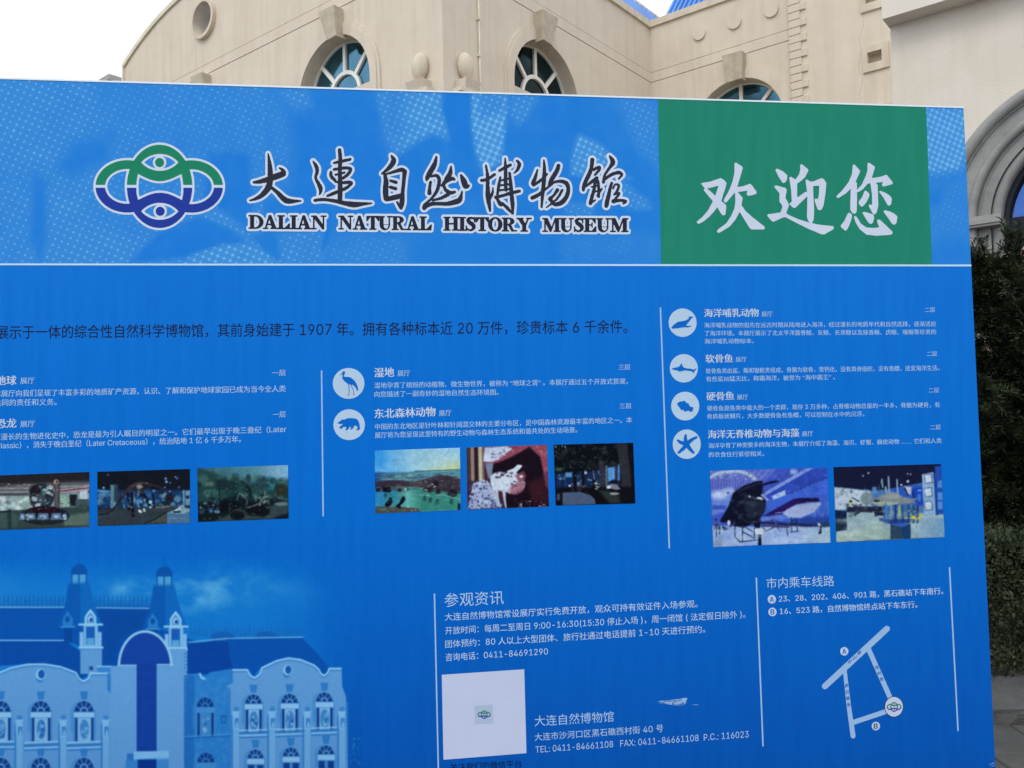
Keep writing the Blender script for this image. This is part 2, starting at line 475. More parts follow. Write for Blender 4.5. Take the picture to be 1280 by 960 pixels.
for k in range(-k0, 8):
    z = qz0 + k * hq
    if z < 0.02 or z > zD - hq: continue
    o = bpy.data.objects.new('quoin_stone', meL if k % 2 == 0 else meS); COL.objects.link(o); o.parent = bld
    mm = MC.copy(); mm.translation = (MC @ Vector((uQ + .004, -PD + .001, z + g_ / 2))); o.matrix_local = mm
b = MB().box(uQ + .006, uQ + sw * .9, -PD - .014, -PD + .0, qz0 - k0 * hq + .05, zD - .1)
part('quoin_joint', b.me('quoin_joint'), m_groove, MC)

# hairline crack beside the niches
b = MB(); pp = [fC.pt(*p, -PD) for p in ((1078, 17), (1079.5, 32), (1074, 47), (1076.5, 62), (1073, 84), (1078.5, 101), (1074, 118), (1078, 150))]
b.tube([(a, -PD - .001, c) for a, c in pp], .0028, 5); part('wall_crack', b.me('crack'), mat('crack_shadow', (.46, .39, .31), .9, .1), MC)

# roofs (ribbed blue sheet)
def ribbed(P0, P1, Q1, Q0, n, h=.05):
    P0, P1, Q0, Q1 = map(Vector, (P0, P1, Q0, Q1))
    nrm = (P1 - P0).cross(Q0 - P0).normalized() * h
    V = []; Fc = []
    prof = ((0.0, 0), (0.62, 0), (0.70, 1), (0.92, 1), (1.0, 0))
    ts = []
    for i in range(n):
        for a, b_ in prof[:-1]: ts.append(((i + a) / n, b_))
    ts.append((1.0, 0))
    for t, b_ in ts:
        V.append(P0.lerp(P1, t) + nrm * b_); V.append(Q0.lerp(Q1, t) + nrm * b_)
    for i in range(len(ts) - 1): Fc.append((2 * i, 2 * i + 2, 2 * i + 3, 2 * i + 1))
    k = len(V); V += [P0 - nrm, P1 - nrm, Q1 - nrm, Q0 - nrm]; Fc.append((k + 3, k + 2, k + 1, k))
    return mesh('roof', V, Fc)
# roof of facade B wing: low slope whose upper eave is seen just over the parapet
yb = 0.42
eB = fB.pt(823.5, 22.5, 1.4); eB0 = fB.pt(791, 0, 1.4)
print('roof B eave', eB, eB0)
zE = eB[1] - .06; uE = eB[0] + .03
part('roof', ribbed((0.4, yb, z_cop - .02), (uE + .6, yb, z_cop - .02), (uE, 1.4, zE), (0.4, 1.4, zE), 40), m_roof, MBm)
part('roof_ridge_coping', MB().box(0.3, uE + .02, 1.38, 1.62, zE - .01, eB[1] + .03).me('ridge'), m_trim, MBm)
c1, c0 = fC.pt(823.5, 24.5, yb), None
best = min((abs(fC.pt(841, 0, y)[1] - (z_cop + (y - yb) * 3 / 2.18)), y) for y in np.linspace(.5, 2.5, 200))[1]
c0 = fC.pt(841, 0, best); du = (c0[0] - c1[0]) / (best - yb)
print('roof C', c1, c0, best)
part('roof', ribbed((c1[0], yb, z_cop - .02), (uQ, yb, z_cop - .02), (uQ, 2.6, z_cop + 3.0), (c1[0] + du * 2.18, 2.6, z_cop + 3.0), 24, .06), m_roof, MC)
part('roof', ribbed((uL + 1.6, .5, ocA[1] - .8), (-4.2, .5, ocA[1] - .8), (-5.2, 1.9, ocA[1] + 1.35), (uL + 2.8, 1.9, ocA[1] + 1.35), 26), m_roof, MA)
# backs of the wings so that the building closes
b = MB(); b.box(uL + .02, -.05, 8.0, 8.3, 0, z_par); part('rear_wall', b.me('rear'), m_wallA, MA)
b = MB(); b.box(uL, uL + .3, .46, 8.0, 0, z_hi + .9); part('end_wall', b.me('end'), m_wallA, MA)

# stubby pier cap that shows over the board left of the gable
pc = fA.pt(131, 96.5, 0.6)
x0, x1 = fA.pt(121.5, 103, .4)[0], fA.pt(141.5, 102, .4)[0]
zc = pc[1]; hw = (x1 - x0) / 2 * .62; mxp = (x0 + x1) / 2 - hw * .35
b = MB(); b.box(mxp - hw * .8, mxp + hw * .8, .5, .5 + 1.6 * hw, zc - 3.5, zc - .30)
b.add([(mxp - hw, .4, zc - .30), (mxp + hw, .4, zc - .30), (mxp + hw, .4 + 2 * hw, zc - .30), (mxp - hw, .4 + 2 * hw, zc - .30),
       (mxp - hw, .4, zc - .14), (mxp + hw, .4, zc - .14), (mxp + hw, .4 + 2 * hw, zc - .14), (mxp - hw, .4 + 2 * hw, zc - .14), (mxp, .4 + hw, zc + .02)],
      [(3, 2, 1, 0), (0, 1, 5, 4), (1, 2, 6, 5), (2, 3, 7, 6), (3, 0, 4, 7), (4, 5, 8), (5, 6, 8), (6, 7, 8), (7, 4, 8)])
b.box(mxp - hw * .8, uL, .62, .9, 0, zc - 1.6)
part('end_pier', b.me('pier'), mat('grey_pier_stone', (.42, .38, .37), .85, .2, var=.2), MA)

# ball ornaments with fluted brackets on the pilasters either side of the corner
def uvball(cx, cy, cz, rx, ry, rz, nu=28, nv=16):
    V = []; Fc = []
    for j in range(nv + 1):
        th = math.pi * j / nv
        for i in range(nu):
            ph = 2 * math.pi * i / nu
            V.append((cx + rx * math.sin(th) * math.cos(ph), cy + ry * math.sin(th) * math.sin(ph), cz + rz * math.cos(th)))
    for j in range(nv):
        for i in range(nu):
            i2 = (i + 1) % nu
            Fc.append((j * nu + i, (j + 1) * nu + i, (j + 1) * nu + i2, j * nu + i2))
    return mesh('ball', V, Fc, True)
for fr, mw, px in ((fA, MA, 523.5), (fB, MBm, 583.5)):
    c = fr.pt(px, 82.3, -.10)
    pil = part('pilaster', MB().box(c[0] - .28, c[0] + .28, -.16, .01, 0, c[1] - .5).me('pilaster'), m_wallA, mw)
    sub('ball_ornament', uvball(c[0], -.07, c[1], .185, .125, .255), m_trim, pil)
    b = MB()
    n = 7; wtop, wbot = .27, .19
    z1, z0 = c[1] - .31, c[1] - .50
    for i in range(n):
        t0, t1 = -1 + 2 * i / n + .012, -1 + 2 * (i + 1) / n - .012
        b.add([(c[0] + t0 * wbot, -.2, z0), (c[0] + t1 * wbot, -.2, z0), (c[0] + t1 * wtop * .8, -.26, z1), (c[0] + t0 * wtop * .8, -.26, z1),
               (c[0] + t0 * wbot, .01, z0), (c[0] + t1 * wbot, .01, z0), (c[0] + t1 * wtop * .8, .01, z1), (c[0] + t0 * wtop * .8, .01, z1)],
              [(0, 1, 2, 3), (1, 5, 6, 2), (4, 0, 3, 7), (3, 2, 6, 7), (5, 4, 7, 6), (0, 4, 5, 1)])
    b.box(c[0] - .32, c[0] + .32, -.24, .012, z0 - .08, z0)
    sub('fluted_bracket', b.me('bracket'), m_wallA, pil)
# lightning conductor on facade B
u0, _ = fB.pt(599.3, 50, -.04)
b = MB(); b.tube([(u0, -.04, 0.2), (u0, -.04, z_par - .01)], .013, 8)
cd = part('conductor_pipe', b.me('pipe', True), m_cop, MBm)
for py in (24, 69, 114, 160, 210):
    z = fB.pt(599.3, py, -.04)[1]
    sub('pipe_clamp', MB().box(u0 - .03, u0 + .03, -.06, .002, z - .02, z + .02).me('clamp'), m_cop, cd)

# ------------------------------------------------------------------ entrance tower (nearer, right)
T0 = at_x(1114.8, 11.6, 83)
fT = Frame(T0, az(128.8)); MT = rel(fT)
_, zF = fT.pt(1112.5, 33.7)
opn = [fT.pt(1251.8, 252), fT.pt(1280, 197)]
zs = fT.pt(1240, 276)[1]
(x1, z1), (x2, z2) = opn
cxT = ((x2 ** 2 - x1 ** 2) + (z2 - zs) ** 2 - (z1 - zs) ** 2) / (2 * (x2 - x1))
rT = math.hypot(x1 - cxT, z1 - zs)
def RR(*p):
    q = fT.pt(*p); return math.hypot(q[0] - cxT, q[1] - zs)
radii = dict(out=(RR(1207, 179.4) + RR(1280, 114.4)) / 2, mid=(RR(1209.8, 231) + RR(1280, 153.7)) / 2, inn=(RR(1235.6, 266) + RR(1280, 179.4)) / 2, op=rT)
print('tower', zF, 'spring', zs, 'cx', cxT, 'radii', radii, 'edge', fT.pt(1117, 133))
fas = rays(1102.8, 24.0); tt = (zF - CAM_H) / fas[2]; Pf = np.array([0, 0, CAM_H]) + fas * tt
offF = (Pf - fT.o) @ fT.n; uF = (Pf - fT.o) @ fT.d
print('fascia', uF, offF)
Rout = radii['out'] - .02
xR = cxT + Rout + 2.5
def U(r, zb, n=44): return [(cxT - r, zb)] + [(cxT + r, zb)] + arc(cxT, zs, r, 0, 180, n)
part('entrance_wall', ext([rect(0, 0, xR, zF), U(Rout - .12, .002)], 0, .5, 'tower_wall'), m_wallT, MT)
part('tower_side_wall', MB().box(0.0, .3, .5, 4.5, 0, zF).me('side'), m_wallT, MT)
part('tower_rear_wall', MB().box(.3, xR, 4.2, 4.5, 0, zF).me('rear'), m_wallT, MT)
part('fascia', MB().box(uF, xR + .3, offF, 4.8, zF, zF + 1.5).me('fascia'), mat('pale_fascia', (.73, .67, .585), .8, .2, var=.1, scale=1, bump=.2), MT)
# portal
po = None
def Uring(ro, ri, y0, y1, name, m=m_grey):
    loop = [(cxT - ro, .003)] + [(cxT - ro, zs)] + arc(cxT, zs, ro, 180, 0, 44)[1:-1] + [(cxT + ro, zs), (cxT + ro, .003), (cxT + ri, .003), (cxT + ri, zs)] + arc(cxT, zs, ri, 0, 180, 44)[1:-1] + [(cxT - ri, zs), (cxT - ri, .003)]
    return ext([loop], y0, y1, name)
Ro, Rm, Ri, Rp = radii['out'], radii['mid'], radii['inn'], radii['op']
w1 = .11
portal = part('portal', Uring(Ro - w1 * .6, Rm, .02, .55, 'portal'), m_grey, MT, 'grey stone stepped arch surround')
def roll(r, y, rad, nm):
    pts = [(cxT - r, y, .01), (cxT - r, y, zs * .5), (cxT - r, y, zs)] + [(a, y, b_) for a, b_ in arc(cxT, zs, r, 180, 0, 48)[1:-1]] + [(cxT + r, y, zs), (cxT + r, y, .01)]
    return sub('roll_moulding', MB().tube(pts, rad, 14).me(nm, True), m_grey, portal)
roll(Ro - w1 * .55, -.02, w1 * .62, 'roll_outer')
sub('fillet', Uring(Ro - w1 * 1.15, Ro - w1 * 1.15 - .022, -.005, .03, 'fillet'), m_grey, portal)
roll(Rm - .04, .06, .055, 'roll_mid')
sub('flat_band', Uring(Rm + .001, Ri, .10, .56, 'band'), m_grey, portal)
sub('fillet', Uring(Rm - .115, Rm - .128, .085, .12, 'fillet'), m_grey, portal)
roll(Ri - (Ri - Rp) * .5, .17, (Ri - Rp) * .5, 'roll_inner')
sub('inner_band', Uring(Ri + .001, Rp, .20, .60, 'band'), m_grey, portal)
imz = fT.pt(1235, 283)[1]; imz1 = fT.pt(1235, 270)[1]
for sgn in (-1, 1):
    xa, xb = sorted((cxT + sgn * (Ro + .03), cxT + sgn * (Rp - .02)))
    b = MB(); b.box(xa, xb, -.07, .5, imz + .03, imz1); b.box(xa + .02, xb - .02, -.05, .5, imz - .0, imz + .03)
    sub('impost', b.me('impost'), m_grey, portal)
# glazed doorway
m_dark = mat('dark_door_frame', (.022, .026, .035), .7, .12)
m_blue = mat('blue_reflecting_glass', (.05, .12, .36), .08, .5, metal=.9, var=.45, scale=2.2)
door = part('glazed_doorway', Uring(Rp - .001, Rp - .06, .24, .42, 'door'), m_dark, MT)
Rg = Rp - .06
for a0, a1 in ((0, 36), (36, 72), (72, 108), (108, 144), (144, 180)):
    sub('pane', ext([arc(cxT, zs + .05, Rg - .02, a0 + 1.5, a1 - 1.5, 10) + arc(cxT, zs + .05, Rg * .36, a1 - 1.5, a0 + 1.5, 8)], .36, .375, 'pane'), m_blue, door)
b = MB()
for a in (36, 72, 108, 144):
    ca, sa = math.cos(R(a)), math.sin(R(a)); t = .05
    b.prism([(cxT + ca * Rg * .3 - sa * t, zs + .05 + sa * Rg * .3 + ca * t), (cxT + ca * (Rg + .05) - sa * t, zs + .05 + sa * (Rg + .05) + ca * t), (cxT + ca * (Rg + .05) + sa * t, zs + .05 + sa * (Rg + .05) - ca * t), (cxT + ca * Rg * .3 + sa * t, zs + .05 + sa * Rg * .3 - ca * t)], .32, .40)
b.prism(arc(cxT, zs + .05, Rg * .36 + .04, 0, 180, 16), .33, .39)
sub('glazing_bar', b.me('bars'), m_dark, door)
zt = fT.pt(1262, 312, .3)[1]
b = MB(); b.box(cxT - Rg - .1, cxT + Rg + .1, .31, .45, zt, zs + .06)
nP = 5
for i in range(nP):
    xx = cxT - Rg + (2 * Rg) * i / nP
    b.box(xx + .06, xx + 2 * Rg / nP - .06, .29, .32, zt + .10, zs - .12)
sub('transom_panel', b.me('transom'), m_dark, door)
for i in range(4):
    xa = cxT - Rg + (2 * Rg) * i / 4
    lf = sub('door_leaf', ext([rect(xa + .01, .02, xa + Rg / 2 - .01, zt - .01), rect(xa + .12, .3, xa + Rg / 2 - .12, zt - .12)], .33, .39, 'leaf'), m_dark, door)
    sub('pane', MB().box(xa + .1, xa + Rg / 2 - .1, .35, .365, .28, zt - .1).me('pane'), m_glass, door)

# pink granite sign stone before the entrance
fP = Frame(at_x(1262, 9.2), az(120))
qs = [fP.pt(1229, 349), fP.pt(1240, 343), fP.pt(1256, 330), fP.pt(1262, 314), fP.pt(1283, 310)]
b = MB(); b.prism([(qs[0][0], 0), (2.2, 0), (2.2, qs[4][1] - .2)] + qs[::-1], -.12, .2)
o = thing('granite_stone', 'pale pink granite slab standing behind the yew tree at the entrance', 'stone', tuple(fP.o), me=b.me('stone'),
          m=mat('pink_granite', (.56, .42, .36), .6, .3, base2=(.42, .30, .26), scale=12, bump=.2))
o.rotation_euler = (0, 0, math.atan2(fP.d[1], fP.d[0]))

# ================================================================== INFORMATION BOARD
fBd = Frame(np.array([0, 0, 0]) + np.array([rays(640, 480)[0], rays(640, 480)[1], 0]) / F * 3.0, az(82.33))
board = thing('information_board', 'big blue printed board with green welcome block, white texts, photographs and a route map', 'information board', tuple(fBd.o))
board.rotation_euler = (0, 0, math.atan2(fBd.d[1], fBd.d[0]))
def bpart(name, me, m, label=None, parent=None):
    return link(name, me, m, parent or board, None, None, label)
def Bp(X, Y):
    u, v = fBd.uv(np.asarray(X, float), np.asarray(Y, float)); return u, v
def Bq(p):
    u, v = Bp(p[0], p[1]); return (float(u), float(v))
class Z:
    def __init__(s, ox, oy, k): s.ox, s.oy, s.k = ox, oy, k
    def __call__(s, x, y): return (s.ox + np.asarray(x, float) / s.k, s.oy + np.asarray(y, float) / s.k)
PXM = F / 3.0

# right edge and top edge of the panel
TR, BRt, TL = Bq((1204.3, 135.3)), Bq((1244.3, 960)), Bq((0, 99.0))
sl = (BRt[0] - TR[0]) / (BRt[1] - TR[1])
topsl = (TR[1] - TL[1]) / (TR[0] - TL[0])
zb = 0.22; uLf = TL[0] - 1.15
TLx = (uLf, TL[1] + topsl * (uLf - TL[0])); BRx = (TR[0] + sl * (zb - TR[1]), zb); BLx = (uLf, zb)
print('board corners', TLx, TR, BRx, 'camera side z at y=960', Bq((640, 960)))
panel_m = mat('panel_core', (.62, .63, .64), .6, .3)
bpart('panel', ext([[BLx, BRx, TR, TLx]], .0012, .045, 'panel'), panel_m)
m_post = mat('galvanised_post', (.35, .36, .37), .45, .5, metal=.6)
for u in (uLf + .3, (uLf + TR[0]) / 2, TR[0] - .25):
    pst = bpart('post', MB().box(u - .03, u + .03, .046, .106, 0.012, TR[1] - .15).me('post'), m_post)
    bpart('base_plate', MB().box(u - .12, u + .12, -.05, .4, 0.0, .012).me('plate'), m_post, parent=pst)
    bpart('brace', MB().tube([(u, .1, 1.2), (u, .38, .012)], .014, 8).me('brace'), m_post, parent=pst)
    bpart('cross_plate', MB().box(u - .25, u + .25, .0465, .07, 1.15, 1.19).me('cross'), m_post, parent=pst)

# ---------------- distance fields and contour meshes (the print is drawn as real outlines)
def sd_poly(X, Y, P):
    P = np.asarray(P, float); d = np.full(X.shape, 1e9); ins = np.zeros(X.shape, bool); n = len(P)
    for i in range(n):
        ax, ay = P[i]; bx, by = P[(i + 1) % n]
        ex, ey = bx - ax, by - ay; L = ex * ex + ey * ey + 1e-12
        t = np.clip(((X - ax) * ex + (Y - ay) * ey) / L, 0, 1)
        d = np.minimum(d, (X - ax - t * ex) ** 2 + (Y - ay - t * ey) ** 2)
        if ay != by:
            c = ((ay > Y) != (by > Y)) & (X < (bx - ax) * (Y - ay) / (by - ay) + ax)
            ins ^= c
    d = np.sqrt(d)
    return np.where(ins, -d, d)
def sd_stroke(X, Y, pts):
    d = np.full(X.shape, 1e9)
    for i in range(len(pts) - 1):
        ax, ay, aw = pts[i]; bx, by, bw = pts[i + 1]
        ex, ey = bx - ax, by - ay; L = ex * ex + ey * ey + 1e-12
        t = np.clip(((X - ax) * ex + (Y - ay) * ey) / L, 0, 1)
        d = np.minimum(d, np.hypot(X - ax - t * ex, Y - ay - t * ey) - (aw + (bw - aw) * t) / 2)
    return d
def sd_ell(X, Y, cx, cy, rx, ry):
    k = np.hypot((X - cx) / rx, (Y - cy) / ry); k2 = np.hypot((X - cx) / rx ** 2, (Y - cy) / ry ** 2) + 1e-9
    return k * (k - 1) / k2
def smooth(pts, n=4):
    """Catmull-Rom through stroke points"""
    if len(pts) < 3: return pts
    P = [pts[0]] + list(pts) + [pts[-1]]; out = []
    for i in range(1, len(P) - 2):
        p0, p1, p2, p3 = (np.array(P[i + k], float) for k in (-1, 0, 1, 2))
        for j in range(n):
            t = j / n
            out.append(tuple(0.5 * (2 * p1 + (p2 - p0) * t + (2 * p0 - 5 * p1 + 4 * p2 - p3) * t * t + (3 * p1 - p0 - 3 * p2 + p3) * t ** 3)))
    out.append(tuple(map(float, pts[-1]))); return out
def contour(fn, box, cell, zz, off, name='print'):
    """fn(X,Y)->signed distance in drawing units; box in drawing units; flat mesh on the board at -off"""
    x0, y0, x1, y1 = box
    nx, ny = int((x1 - x0) / cell) + 2, int((y1 - y0) / cell) + 2
    gx = x0 + np.arange(nx) * cell; gy = y0 + np.arange(ny) * cell
    X, Y = np.meshgrid(gx, gy); D = fn(X, Y); I = D < 0
    quad = I[:-1, :-1].astype(int) + I[:-1, 1:] + I[1:, 1:] + I[1:, :-1]
    V = []; Fc = []
    def add(pts):
        k = len(V); V.extend(pts); Fc.append(tuple(range(k, k + len(pts))))
    for j in range(ny - 1):
        full = quad[j] == 4
        i = 0; idx = np.flatnonzero(full)
        if len(idx):
            br = np.flatnonzero(np.diff(idx) > 1); st = np.r_[idx[0], idx[br + 1]]; en = np.r_[idx[br], idx[-1]]
            for a, b in zip(st, en):
                add([(gx[a], gy[j + 1]), (gx[b + 1], gy[j + 1]), (gx[b + 1], gy[j]), (gx[a], gy[j])])
    for j, i in zip(*np.nonzero((quad > 0) & (quad < 4))):
        c = [(j, i), (j + 1, i), (j + 1, i + 1), (j, i + 1)]; out = []
        for k in range(4):
            a, b = c[k], c[(k + 1) % 4]; da, db = D[a], D[b]
            if da < 0: out.append((gx[a[1]], gy[a[0]]))
            if (da < 0) != (db < 0):
                t = da / (da - db); out.append((gx[a[1]] + (gx[b[1]] - gx[a[1]]) * t, gy[a[0]] + (gy[b[0]] - gy[a[0]]) * t))
        if len(out) >= 3: add(out)
    if not V: return None
    P = np.array(V); px, py = zz(P[:, 0], P[:, 1]); u, v = Bp(px, py)
    me = bpy.data.meshes.new(name)
    me.from_pydata(np.column_stack([u, np.full(len(u), -off), v]).tolist(), [], Fc); me.update()
    return me
def poly_flat(pts_px, off, name='print'):
    q = [Bq(p) for p in pts_px]; tris = tessellate_polygon([[Vector((a, b, 0)) for a, b in q]])
    Fc = []
    for t in tris:
        a, b, c = t; A = (q[b][0] - q[a][0]) * (q[c][1] - q[a][1]) - (q[b][1] - q[a][1]) * (q[c][0] - q[a][0])
        Fc.append((a, b, c) if A > 0 else (a, c, b))
    return mesh(name, [(a, -off, b) for a, b in q], Fc)

# ---------------- painter: colours laid on a fine grid, as ink on the sheet
def vnoise(X, Y, s, seed):
    r = np.random.RandomState(seed); T = r.rand(64, 64)
    x, y = X / s, Y / s; xi, yi = np.floor(x).astype(int), np.floor(y).astype(int); fx, fy = x - xi, y - yi
    fx = fx * fx * (3 - 2 * fx); fy = fy * fy * (3 - 2 * fy)
    g = lambda a, b: T[a % 64, b % 64]
    return (g(xi, yi) * (1 - fx) + g(xi + 1, yi) * fx) * (1 - fy) + (g(xi, yi + 1) * (1 - fx) + g(xi + 1, yi + 1) * fx) * fy
def fbm(X, Y, s, seed, o=4):
    v = 0; a = 1; t = 0
    for k in range(o):
        v = v + a * vnoise(X, Y, s / 2 ** k, seed + k); t += a; a *= .55
    return v / t
class Canvas:
    def __init__(s, quad, nx, ny, z, base=(0, 0, 0)):
        """quad TL,TR,BR,BL in drawing units"""
        s.z = z; s.nx, s.ny = nx, ny
        tl, tr, br, bl = [np.array(Bq(z(*p))) for p in quad]
        a = np.linspace(0, 1, nx)[None, :, None]; b = np.linspace(0, 1, ny)[:, None, None]
        s.UV = (tl * (1 - a) + tr * a) * (1 - b) + (bl * (1 - a) + br * a) * b
        c = [np.array(p, float) for p in quad]
        # drawing coordinates by projecting the board points back
        W3 = fBd.o[None, None, :] + s.UV[..., 0:1] * fBd.d + s.UV[..., 1:2] * np.array([0, 0, 1.0]) - np.array([0, 0, CAM_H])
        dep = W3 @ _FW; px = 640 + F * (W3 @ _RT) / dep; py = 480 - F * (W3 @ _UP) / dep
        s.px, s.py = px, py
        s.X, s.Y = (px - z.ox) * z.k, (py - z.oy) * z.k
        s.C = np.zeros(s.X.shape + (3,)); s.C[:] = base
    def mix(s, m, col, a=1.0):
        m = (np.clip(m, 0, 1) * a)[..., None]; s.C = s.C * (1 - m) + np.asarray(col, float) * m
    def _box(s, x0, y0, x1, y1, pad):
        w = (s.X > x0 - pad) & (s.X < x1 + pad) & (s.Y > y0 - pad) & (s.Y < y1 + pad)
        jj, ii = np.nonzero(w)
        if len(jj) == 0: return None
        return slice(jj.min(), jj.max() + 1), slice(ii.min(), ii.max() + 1)
    def _app(s, sl, d, col, a, soft):
        m = np.clip(.5 - d / (2 * soft), 0, 1)[..., None] * a
        s.C[sl] = s.C[sl] * (1 - m) + np.asarray(col, float) * m
    def poly(s, pts, col, a=1.0, soft=1.2):
        P = np.array(pts, float); sl = s._box(P[:, 0].min(), P[:, 1].min(), P[:, 0].max(), P[:, 1].max(), soft)
        if sl: s._app(sl, sd_poly(s.X[sl], s.Y[sl], P), col, a, soft)
    def rect(s, x0, y0, x1, y1, col, a=1.0, soft=1.2): s.poly([(x0, y0), (x1, y0), (x1, y1), (x0, y1)], col, a, soft)
    def ell(s, cx, cy, rx, ry, col, a=1.0, soft=1.2):
        sl = s._box(cx - rx, cy - ry, cx + rx, cy + ry, soft * 2)
        if sl: s._app(sl, sd_ell(s.X[sl], s.Y[sl], cx, cy, rx, ry), col, a, soft)
    def line(s, pts, w, col, a=1.0, soft=1.2, sm=False):
        pts = [(p[0], p[1], p[2] if len(p) > 2 else w) for p in pts]
        if sm: pts = smooth(pts)
        P = np.array(pts); pad = P[:, 2].max() + soft
        sl = s._box(P[:, 0].min(), P[:, 1].min(), P[:, 0].max(), P[:, 1].max(), pad)
        if sl: s._app(sl, sd_stroke(s.X[sl], s.Y[sl], pts), col, a, soft)
    def blobs(s, n, box, r, cols, a=.8, seed=1, mask=None, soft=1.5, asp=1.0):
        rr = random.Random(seed)
        for k in range(n):
            x, y = rr.uniform(box[0], box[2]), rr.uniform(box[1], box[3])
            if mask is not None and not mask(x, y): continue
            q = rr.uniform(*r); s.ell(x, y, q * rr.uniform(.7, 1.4) * asp, q * rr.uniform(.6, 1.2), rr.choice(cols), a * rr.uniform(.6, 1), soft)
    def soften(s, n=1):
        for _ in range(n):
            P = np.pad(s.C, ((1, 1), (1, 1), (0, 0)), 'edge')
            s.C = (P[:-2, 1:-1] + P[2:, 1:-1] + P[1:-1, :-2] + P[1:-1, 2:] + 2 * s.C + .5 * (P[:-2, :-2] + P[2:, 2:] + P[:-2, 2:] + P[2:, :-2])) / 8
    def photofinish(s, seed, amt=.15):
        """printed-photograph tone: soft edges and fine broken texture"""
        ny, nx = s.C.shape[:2]; jj, ii = np.mgrid[0:ny, 0:nx].astype(float)
        for sc, am in ((6, .75), (2.5, .6)):
            dx = (fbm(ii, jj, sc, seed + 1, 2) - .5) * am * 2; dy = (fbm(ii, jj, sc, seed + 9, 2) - .5) * am * 2
            s.C = s.C[np.clip(np.rint(jj + dy), 0, ny - 1).astype(int), np.clip(np.rint(ii + dx), 0, nx - 1).astype(int)]
        s.soften(1)
        k = 1 + amt * (fbm(ii, jj, 7, seed + 20, 3) - .5) + amt * .8 * (fbm(ii, jj * .8, 2.2, seed + 30, 2) - .5) + amt * .6 * (fbm(ii, jj, 22, seed + 40, 2) - .5)
        s.C = np.clip(s.C * k[..., None] + (fbm(ii, jj, 4, seed + 50, 2) - .5)[..., None] * np.array([5, 5, 7]), 0, 255)
    def grain(s, sc, amp, seed):
        s.C += (fbm(s.X, s.Y, sc, seed) - .5)[..., None] * amp
    def build(s, name, m, off, label=None, parent=None):
        ny, nx = s.ny, s.nx
        V = np.column_stack([s.UV[..., 0].ravel(), np.full(nx * ny, -off), s.UV[..., 1].ravel()])
        idx = np.arange(nx * ny).reshape(ny, nx)
        Q = np.stack([idx[1:, :-1], idx[1:, 1:], idx[:-1, 1:], idx[:-1, :-1]], -1).reshape(-1, 4)
        me = bpy.data.meshes.new(name)
        me.vertices.add(len(V)); me.vertices.foreach_set('co', V.ravel())
        me.loops.add(Q.size); me.loops.foreach_set('vertex_index', Q.ravel())
        me.polygons.add(len(Q)); me.polygons.foreach_set('loop_start', np.arange(len(Q)) * 4)
        me.update(calc_edges=True)
        at = me.color_attributes.new('print', 'FLOAT_COLOR', 'POINT')
        c = ink(np.clip(s.C, 0, 255)).reshape(-1, 3)
        at.data.foreach_set('color', np.column_stack([c, np.ones(len(c))]).ravel())
        return bpart(name, me, m, label, parent)
m_print = attr_mat('printed_vinyl')
PX = Z(0, 0, 1)

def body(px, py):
    """colour of the blue lower sheet, deeper towards the foot"""
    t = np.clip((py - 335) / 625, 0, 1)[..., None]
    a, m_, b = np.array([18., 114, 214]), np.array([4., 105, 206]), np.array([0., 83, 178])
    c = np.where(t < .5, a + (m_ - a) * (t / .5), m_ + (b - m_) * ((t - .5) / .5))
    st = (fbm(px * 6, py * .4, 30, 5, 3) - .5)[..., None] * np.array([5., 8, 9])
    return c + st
# lower sheet
zz = PX
ws = lambda x: 330.4 + 1.6 * x / 1213        # white rule
uw = float(Bp(600, ws(600))[1])
def px_of(u, z_):
    P = fBd.o + fBd.d * u + np.array([0, 0, z_]) - np.array([0, 0, CAM_H]); dep = P @ _FW
    return (640 + F * (P @ _RT) / dep, 480 - F * (P @ _UP) / dep)
zr0, zr1 = Bq((0, 330.5)), Bq((1212.8, 331.9))
rsl = (zr1[1] - zr0[1]) / (zr1[0] - zr0[0])
zrL = zr0[1] + rsl * (uLf - zr0[0]); uRt = TR[0] + sl * (zr1[1] - TR[1])
cv = Canvas([px_of(uLf, zrL), px_of(uRt, zr1[1]), px_of(*BRx), px_of(*BLx)], 420, 260, PX)
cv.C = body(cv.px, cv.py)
cv.build('blue_sheet', m_print, .0002, 'deep blue printed lower sheet')

